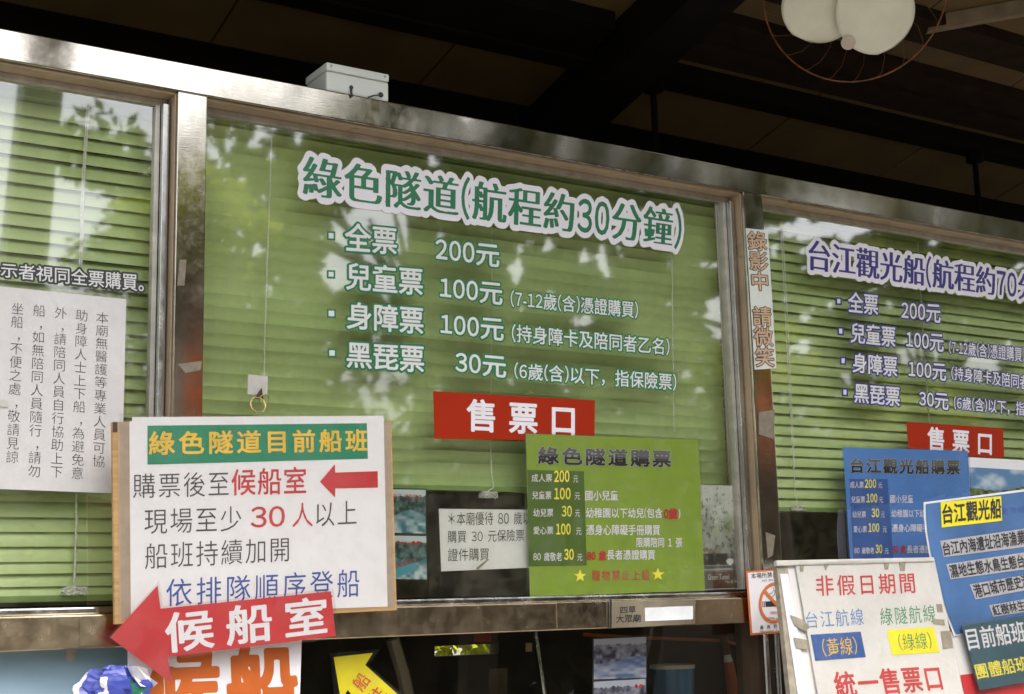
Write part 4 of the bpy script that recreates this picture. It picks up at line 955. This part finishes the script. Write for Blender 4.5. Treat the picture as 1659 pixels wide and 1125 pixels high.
# curling blue poster
pb = lean_plane((1497, 815), (1659, 785), (1545, 1030), -.10)
pb = lean_plane((1500, 815), (1640, 790), (1546, 1031), -.11)
e = empty('curling_poster', Vector(P((1545, 1031), pb)), 'curling blue poster with a yellow title box and grey text strips at the right edge', 'poster')
def curved(px_l, px_r, plane, mt_, name, par, lift, n=14):
    v, f = [], []; nm = plane[1]
    for i, (a, b_) in enumerate(zip(px_l, px_r)):
        A, B_ = P(a, plane), P(b_, plane)
        for j in range(n+1):
            t = j/n; bow = .008*math.sin(t*9+i*.4)*0+.012*math.exp(-t*9)
            v.append(A+(B_-A)*t+nm*(lift+bow*0))
    m_ = len(px_l)
    for i in range(m_-1):
        for j in range(n): f.append((i*(n+1)+j, i*(n+1)+j+1, (i+1)*(n+1)+j+1, (i+1)*(n+1)+j))
    return MB().add(v, f).build(name, mt_, par)
Lp = [(1497, 814), (1497.5, 840), (1500, 865), (1505, 895), (1513, 930), (1523, 965), (1534, 1000), (1546, 1031)]
Rp = [(1800, 775), (1802, 800), (1804, 830), (1808, 860), (1812, 890), (1820, 920), (1830, 955), (1840, 985)]
o = curved(Lp, Rp, pb, M['paper'], 'paper_edge', e, 0); sm = o.modifiers.new('thick', 'SOLIDIFY'); sm.thickness = .002
curved([(x+2.2, y+(3 if i == 0 else -3 if i == 7 else 0)) for i, (x, y) in enumerate(Lp)], [(x, y+(4 if i == 0 else -3 if i == 7 else 0)) for i, (x, y) in enumerate(Rp)], pb, M['poster_blue'], 'printed_face', e, .0022)
PBp = shift(pb, .0026)
patch([(1524, 814), (1622, 804), (1623.5, 844), (1525.7, 855)], PBp, .0008, M['lemon'], 'title_box', e)
text('台江觀光船', [(1526, 820), (1621, 809), (1622, 839), (1528, 849)], shift(PBp, .0009), M['black'], e, w=.026, sp=.02)
text('約 70 分航程', [(1624, 824), (1672, 818), (1673, 829), (1625, 835)], PBp, M['blueink'], e)
for s, q_, tq, ft in (('台江內海遺址沿海漁業區', [(1523, 876.6), (1700, 851), (1703, 881), (1529, 903)], [(1526, 880.5), (1659, 860), (1661, 882), (1529, 900.5)], '台江內海遺址沿海漁業'),
                  ('濕地生態水鳥生態台江', [(1533, 914.5), (1700, 889), (1703, 917), (1540, 939)], [(1537, 917), (1657, 899.5), (1661, 919), (1541, 937)], '濕地生態水鳥生態台'),
                  ('港口城市歷史港口', [(1571, 947), (1700, 925), (1703, 949), (1580.5, 971.5)], [(1575, 949), (1652, 934), (1657, 953), (1581, 969)], '港口城市歷史'),
                  ('紅樹林生態保護', [(1602.6, 981), (1700, 964), (1703, 985), (1609.5, 999.5)], [(1606, 982.5), (1658, 973), (1662, 989), (1611, 998.5)], '紅樹林生')):
    patch(q_, PBp, .0008, M['grey'], 'text_strip', e); text(s, tq, shift(PBp, .0009), M['black'], e, w=.022, fit=ft)
# white/red board under the teal sign
e = card('red_edged_board', 'white board with a red foot partly hidden under the teal sign', 'sign board', [(1540, 1024), (1760, 1000), (1790, 1200), (1575, 1200)], shift(pb, -.004), .006, M['paper_old'], 'board_body')
patch([(1556, 1094), (1760, 1068), (1790, 1200), (1578, 1200)], shift(pb, -.004), .002, M['redsign'], 'red_foot', e)
# teal sign
e = card('timetable_sign', 'dark teal laminated sign with white 目前船班 and yellow 團體船班 in the lower right corner', 'sign', [(1558, 1014), (1740, 985), (1768, 1085), (1587, 1119)], shift(pb, .012), .0015, M['teal'])
PT = shift(pb, .012)
MB().slab([(1554, 1008), (1744, 978), (1774, 1092), (1585, 1125)], shift(PT, .003), .0006).build('laminate', M['film'], e)
text('目前船班', [(1563, 1021), (1657, 1008), (1664, 1039), (1570, 1054)], PT, M['white'], e, style='round', w=.014)
text('團體船班', [(1578, 1078), (1662, 1064), (1668, 1086), (1584, 1101)], PT, M['limeyellow'], e, w=.012)

# ================================================================== THINGS IN THE DARK LOWER PANE
e = empty('river_poster', Vector(P((1000, 1125), GY+.03)), 'bluish poster with two river pictures hanging inside the dark lower pane', 'poster')
pal = [(.03, .03, .06), (.3, .29, .4), (.1, .14, .3), (.42, .44, .56)]
YR = GY+.03
printed([(962, 1036), (1047, 1032), (1047, 1098), (962, 1101)], YR, 0, f_boat(7, False, pal), 'photo_print', e, 60)
printed([(962, 1105), (1046, 1100), (1046, 1170), (962, 1174)], YR, 0, f_boat(9, False, pal), 'photo_print', e, 60)
MB().slab([(960, 1033), (1048, 1029), (1048, 1176), (960, 1178)], YR+.0006, .001).build('backing_sheet', M['black'], e)
for cx in (1031, 1038): MB().slab([(cx+2.6*math.cos(a), 1112+3.4*math.sin(a)) for a in np.linspace(0, 2*math.pi, 13)[:-1]], shift(YR, .0006), .0003).build('red_dot', M['darkred'], e)
text('GREEN TUNNEL', [(966, 1044), (999, 1043), (999, 1048), (966, 1049)], YR, M['grey'], e)
# blue bin, orange pole, papers and post further inside
yb_ = .8; Cb = P((1090, 1100), yb_); zt = P((1090, 1083), yb_)[2]; rb = 34*np.linalg.norm(Cb-CAM)/F
e = empty('blue_drum', (Cb[0], yb_, .95), 'blue plastic drum standing inside behind the river poster', 'drum')
mb = MB(); mb.tube([(Cb[0], yb_, .95), (Cb[0], yb_, 1.2), (Cb[0], yb_, zt)], [rb*.8, rb*.9, rb], 28); mb.build('drum_body', M['bin_blue'], e, smooth=False)
MB().tube([(Cb[0], yb_, zt), (Cb[0], yb_, zt+.012)], rb*1.05, 28).build('drum_rim', M['hookgrey'], e)
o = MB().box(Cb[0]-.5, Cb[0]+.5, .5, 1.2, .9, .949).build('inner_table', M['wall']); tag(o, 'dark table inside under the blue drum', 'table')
yo = 1.2; a, b_ = P((1172, 1032), yo), P((1195, 1160), yo)
e = empty('orange_pole', Vector((b_[0], yo, .05)), 'leaning orange pole with a white tip inside the lower pane', 'pole')
c_ = P((1178, 1060), yo); c2_ = P((1180, 1072), yo)
MB().tube([a, c_], .016, 12).build('pole_head', M['rust'], e)
MB().tube([c_, c2_], [.012, .018], 12).build('white_band', M['paper'], e)
MB().tube([c2_, b_, b_+(b_-c2_)*3], [.018, .03, .05], 14).build('pole_body', M['orange'], e)
o = MB().tube([P((945, 1028), 1.3), P((1050, 1034), 1.3), P((1172, 1038), 1.3), P((1215, 1050), 1.3)], .006, 8).build('orange_rope', M['orange']); tag(o, 'thin orange rope stretched across inside the lower pane', 'rope')
yl = .7
o = MB().tube([P((866, 1022), yl), P((881, 1125), yl), P((890, 1190), yl)], .008, 8).build('metal_leg', M['chrome']); tag(o, 'thin pale metal pole slanting inside left of the river poster', 'pole')
o = MB().tube([P((636, 1036), yl), P((652, 1090), yl), P((665, 1150), yl)], .02, 10).build('wooden_prop', M['post']); tag(o, 'pale brown prop slanting inside right of the yellow arrow', 'pole')
for q_, y_, mt_, lb in (([(793, 1084), (822, 1083), (822, 1140), (793, 1140)], 1.5, 'lightwood', 'brownish paper sheet standing inside below the slot of daylight'), ([(768, 1028), (796, 1027), (796, 1040), (768, 1041)], 1.8, 'darkred', 'small dark red card inside above the slot of daylight'),
                    ([(852, 1042), (862, 1042), (862, 1056), (852, 1056)], 1.4, 'tan', 'tiny tan label inside left of the slanting metal pole')):
    o = MB().slab(q_, y_, .004).build('inside_card', M[mt_]); tag(o, lb, 'card')
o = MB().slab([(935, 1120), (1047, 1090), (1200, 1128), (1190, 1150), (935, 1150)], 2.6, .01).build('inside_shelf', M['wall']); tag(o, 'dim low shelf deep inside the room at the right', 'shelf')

# ================================================================== OUTSIDE: what the glass and steel mirror
def RM(px, py, y):
    g = P((px, py), GY); r = ray(px, py)*np.array([1, -1, 1]); return g+r*((y-GY)/r[1])
def hole(p, y=None):
    """photo pixel at which a point outside is mirrored by the glass"""
    q_ = np.array([p[..., 0], 2*GY-p[..., 1], p[..., 2]]).T-CAM
    z = q_@FW; return np.stack([829.5+F*(q_@RT)/z, 562.5-F*(q_@UP)/z], -1)
def leaves(centers, radii, n, size, name, mt_, parent, seed=1, gaps=True):
    r = np.random.default_rng(seed); k = r.integers(0, len(centers), n); d = r.normal(size=(n, 3)); d /= np.linalg.norm(d, axis=1)[:, None]
    p = centers[k]+d*(radii[k]*r.random(n)**.45)[:, None]
    if gaps:
        h = hole(p); keep = np.ones(n, bool)
        for cx, cy, rx, ry in GAPS: rx, ry = rx*1.25, ry*1.25; wv = .55*np.sin(h[:, 0]*.13+h[:, 1]*.31+cx)+.45*np.sin(h[:, 0]*.37-h[:, 1]*.23+cy); keep &= ((h[:, 0]-cx)/rx)**2+((h[:, 1]-cy)/ry)**2 > 1+.5*wv
        p = p[keep]; n = len(p)
    a = r.normal(size=(n, 3)); a /= np.linalg.norm(a, axis=1)[:, None]; b_ = np.cross(a, r.normal(size=(n, 3))); b_ /= np.linalg.norm(b_, axis=1)[:, None]
    s_ = (size*r.uniform(.6, 1.4, n))[:, None]
    V = np.stack([p-a*s_, p+b_*s_*.45, p+a*s_, p-b_*s_*.45], 1).reshape(-1, 3)
    me = bpy.data.meshes.new(name); me.vertices.add(4*n); me.vertices.foreach_set('co', V.astype(np.float32).ravel())
    me.loops.add(4*n); me.loops.foreach_set('vertex_index', np.arange(4*n)); me.polygons.add(n)
    me.polygons.foreach_set('loop_start', np.arange(n)*4); me.polygons.foreach_set('loop_total', np.full(n, 4)); me.update(); me.validate()
    return link(name, me, mt_, parent)
_g = np.random.default_rng(5)  # ellipses cut out of the crowns so glass and steel mirror sky there
GAPS = [(float(_g.uniform(340, 1659)), float(_g.uniform(150, 640)), float(_g.uniform(3, 12)), float(_g.uniform(3, 15))) for _ in range(260)]+[(x_, 48+.19*x_+float(_g.uniform(-5, 45)), float(_g.uniform(3, 9)), float(_g.uniform(8, 26))) for x_ in _g.uniform(640, 1659, 34)]+[(440, 110, 150, 48), (110, 240, 78, 120), (290, 130, 60, 60), (600, 395, 68, 62), (640, 330, 45, 40), (545, 440, 26, 32), (880, 395, 24, 16), (985, 420, 20, 30), (1010, 350, 14, 10), (1165, 515, 24, 36), (940, 520, 20, 12), (835, 440, 14, 24), (560, 610, 8, 8),
        (1150, 430, 18, 8), (405, 500, 9, 8), (700, 300, 14, 16), (1060, 470, 12, 10), (1490, 575, 34, 22), (1590, 590, 26, 14), (1325, 372, 90, 14), (1640, 560, 12, 20), (960, 300, 8, 12), (1090, 350, 16, 10), (700, 240, 10, 30), (450, 200, 30, 10)]
def tree(name, x, y, zc, r, n, label, mt_='leaf', seed=0, trunk=True, size=.09, clumps=60, flat=.75):
    n = int(n*2.6); size *= .68
    e = empty(name, (x, y, 0), label, 'tree'); q_ = np.random.default_rng(seed)
    c = q_.normal(size=(clumps, 3)); c /= np.linalg.norm(c, axis=1)[:, None]; c = c*(q_.random((clumps, 1))**.5)*r*np.array([1, .9, flat])+np.array([x, y, zc])
    leaves(c, q_.uniform(.25, .5, clumps)*r*.75, n, size, 'crown', M[mt_], e, seed)
    if trunk:
        mb = MB().tube([(x, y, 0), (x+.08, y, zc*.35), (x-.05, y+.1, zc*.7), (x, y, zc)], [.2, .16, .12, .05], 10)
        for k in range(7):
            t_ = c[k]; mb.tube([(x-.02, y+.05, zc*.6), ((x+t_[0])/2, (y+t_[1])/2, (zc*.75+t_[2])/2), tuple(t_)], [.07, .045, .02], 6)
        mb.build('trunk', M['bark'], e)
    return e
tree('broadleaf_tree', 6.5, -7.6, 5.4, 2.2, 15000, 'broadleaf tree mirrored in the left part of the middle window', seed=1)
tree('broadleaf_tree', 9.0, -8.2, 5.6, 2.5, 15000, 'broadleaf tree mirrored in the right part of the middle window', seed=2)
tree('broadleaf_tree', 12.3, -8.4, 5.6, 2.6, 15000, 'broadleaf tree mirrored in the right-hand window', seed=3)
tree('broadleaf_tree', 15.8, -8.6, 5.7, 2.7, 13000, 'broadleaf tree mirrored at the right end of the steel rail', seed=4)
tree('broadleaf_tree', 9.0, -13, 7.2, 3.6, 14000, 'tall tree in the second row mirrored behind the middle window lettering', seed=5, size=.14)
tree('broadleaf_tree', 13.5, -14, 7.6, 4, 14000, 'tall tree in the second row mirrored in the right-hand window', seed=6, size=.14)
tree('broadleaf_tree', 19.5, -13.5, 7.2, 4, 11000, 'tall tree in the second row at the far right of the yard', seed=16, size=.14)
tree('young_tree', 10.6, -6.2, 3.2, .8, 3500, 'small yellow-green tree mirrored in the steel rail', 'leafy', 7, size=.06)
_p = RM(312, 370, -4.2)  # tree added to put yellow into the left mullion reflection
tree('young_tree', _p[0], -4.2, _p[2], .4, 3000, 'yellow-leaved sapling added to be mirrored in the left mullion', 'leafy', 8, size=.05)
_p = RM(1230, 560, -5)  # shrub added to brighten what the right mullion mirrors
tree('young_tree', _p[0], -5.0, _p[2]-.2, .5, 2500, 'yellow-green shrub added to be mirrored in the right-hand mullion', 'leafy', 17, size=.05)
def sprig(px, py, y, r, n, label, seed):
    p = RM(px, py, y); e = empty('leafy_sprig', Vector((p[0], p[1], p[2])), label, 'branch')
    leaves(np.array([p, p+[.15, 0, -.12], p+[-.18, 0, -.05]]), np.array([r, r*.8, r*.7]), n, .06, 'leaves', M['leaf'], e, seed, False)
    MB().tube([p+[-.1, 0, .1], p+[.4, -.1, .1], p+[1.2, -.3, -.2], p+[2.2, -.4, -.5]], [.008, .014, .022, .035], 6).build('twig', M['bark'], e)
sprig(165, 240, -5.0, .26, 420, 'leafy sprig mirrored near the top of the left-hand window', 21)
e = tree('broadleaf_tree', RM(262, 360, -6)[0]+.45, -6.0, RM(262, 360, -6)[2]-.3, 1.0, 7000, 'tree whose crown edge is mirrored at the right of the left-hand window', seed=9, size=.06)
# distant tree line low on the left
e = tag(leaves(np.array([[x, -15+rng.uniform(-1, 1), rng.uniform(.5, 5.2)] for x in np.linspace(-6, 26, 130)]+[[x, -14+rng.uniform(-1, 1), rng.uniform(0, 2)] for x in np.linspace(-6, 26, 130)]), np.full(260, 1.3), 110000, .15, 'distant_tree_line', M['leaffar'], None, 30, True), 'distant line of dark trees along the far side of the yard', 'trees', None, 'stuff')
# leaning pillar mirrored in the left-hand window
yp = -5.0; a, b_ = RM(67, 125, yp), RM(38, 420, yp); wd = abs(RM(97, 130, yp)[0]-RM(38, 130, yp)[0])
d = (a-b_)/(a[2]-b_[2]); top = a+d*1.2; bot = b_-d*b_[2]
o = MB().prism([bot+[-wd/2*1.2, -.1, 0], bot+[wd/2*1.2, -.1, 0], top+[wd/2, -.1, 0], top+[-wd/2, -.1, 0]], [bot+[-wd/2*1.2, .1, 0], bot+[wd/2*1.2, .1, 0], top+[wd/2, .1, 0], top+[-wd/2, .1, 0]]).build('leaning_pillar', M['post'])
tag(o, 'dark leaning pillar mirrored as a stripe in the left-hand window', 'pillar')
def flag(px, py, y, w_, h_, mt_, label):  # cloth added outside so a mullion mirrors an orange patch
    q_ = P((px, py), 0); d_ = ray(px, py)*np.array([1, -1, 1]); p = q_+d_*((y)/d_[1])
    e = empty('added_banner', (p[0], p[1], 0), label, 'banner'); x, z = p[0], p[2]
    v = []; n_ = 12
    for i in range(n_+1):
        for j in (0, 1): v.append((x-w_/2+w_*j, p[1]+.03*math.sin(i*1.1+j*2), z-h_/2+h_*i/n_))
    o_ = MB().add(v, [(2*i, 2*i+1, 2*i+3, 2*i+2) for i in range(n_)]).build('cloth', mt_, e, smooth=True); o_.modifiers.new('thick', 'SOLIDIFY').thickness = .004
    MB().tube([(x-w_/2-.015, p[1], 0), (x-w_/2-.015, p[1], z+h_/2+.05)], .012, 8).build('pole', M['chrome'], e)
flag(1238, 680, -3.5, .16, .5, M['orangeb'], 'narrow orange banner added to be mirrored low on the right-hand mullion')
flag(320, 650, -3.5, .14, .5, M['orange'], 'narrow rust-coloured banner added to be mirrored low on the left mullion')
# bush behind the slot in the back wall
sb = (s0+s1)/2
e = empty('garden_bush', (sb[0]+.2, 5.6, 0), 'sunlit bush seen through the slot in the back wall', 'bush')
leaves(np.array([[sb[0]+x, 5.3, 1.3+z] for x in np.linspace(-1, 1.6, 12) for z in (0, .3, .6)]), np.full(36, .35), 5000, .045, 'foliage', M['leafy'], e, 40, False)

bpy.data.objects.remove(_fo)
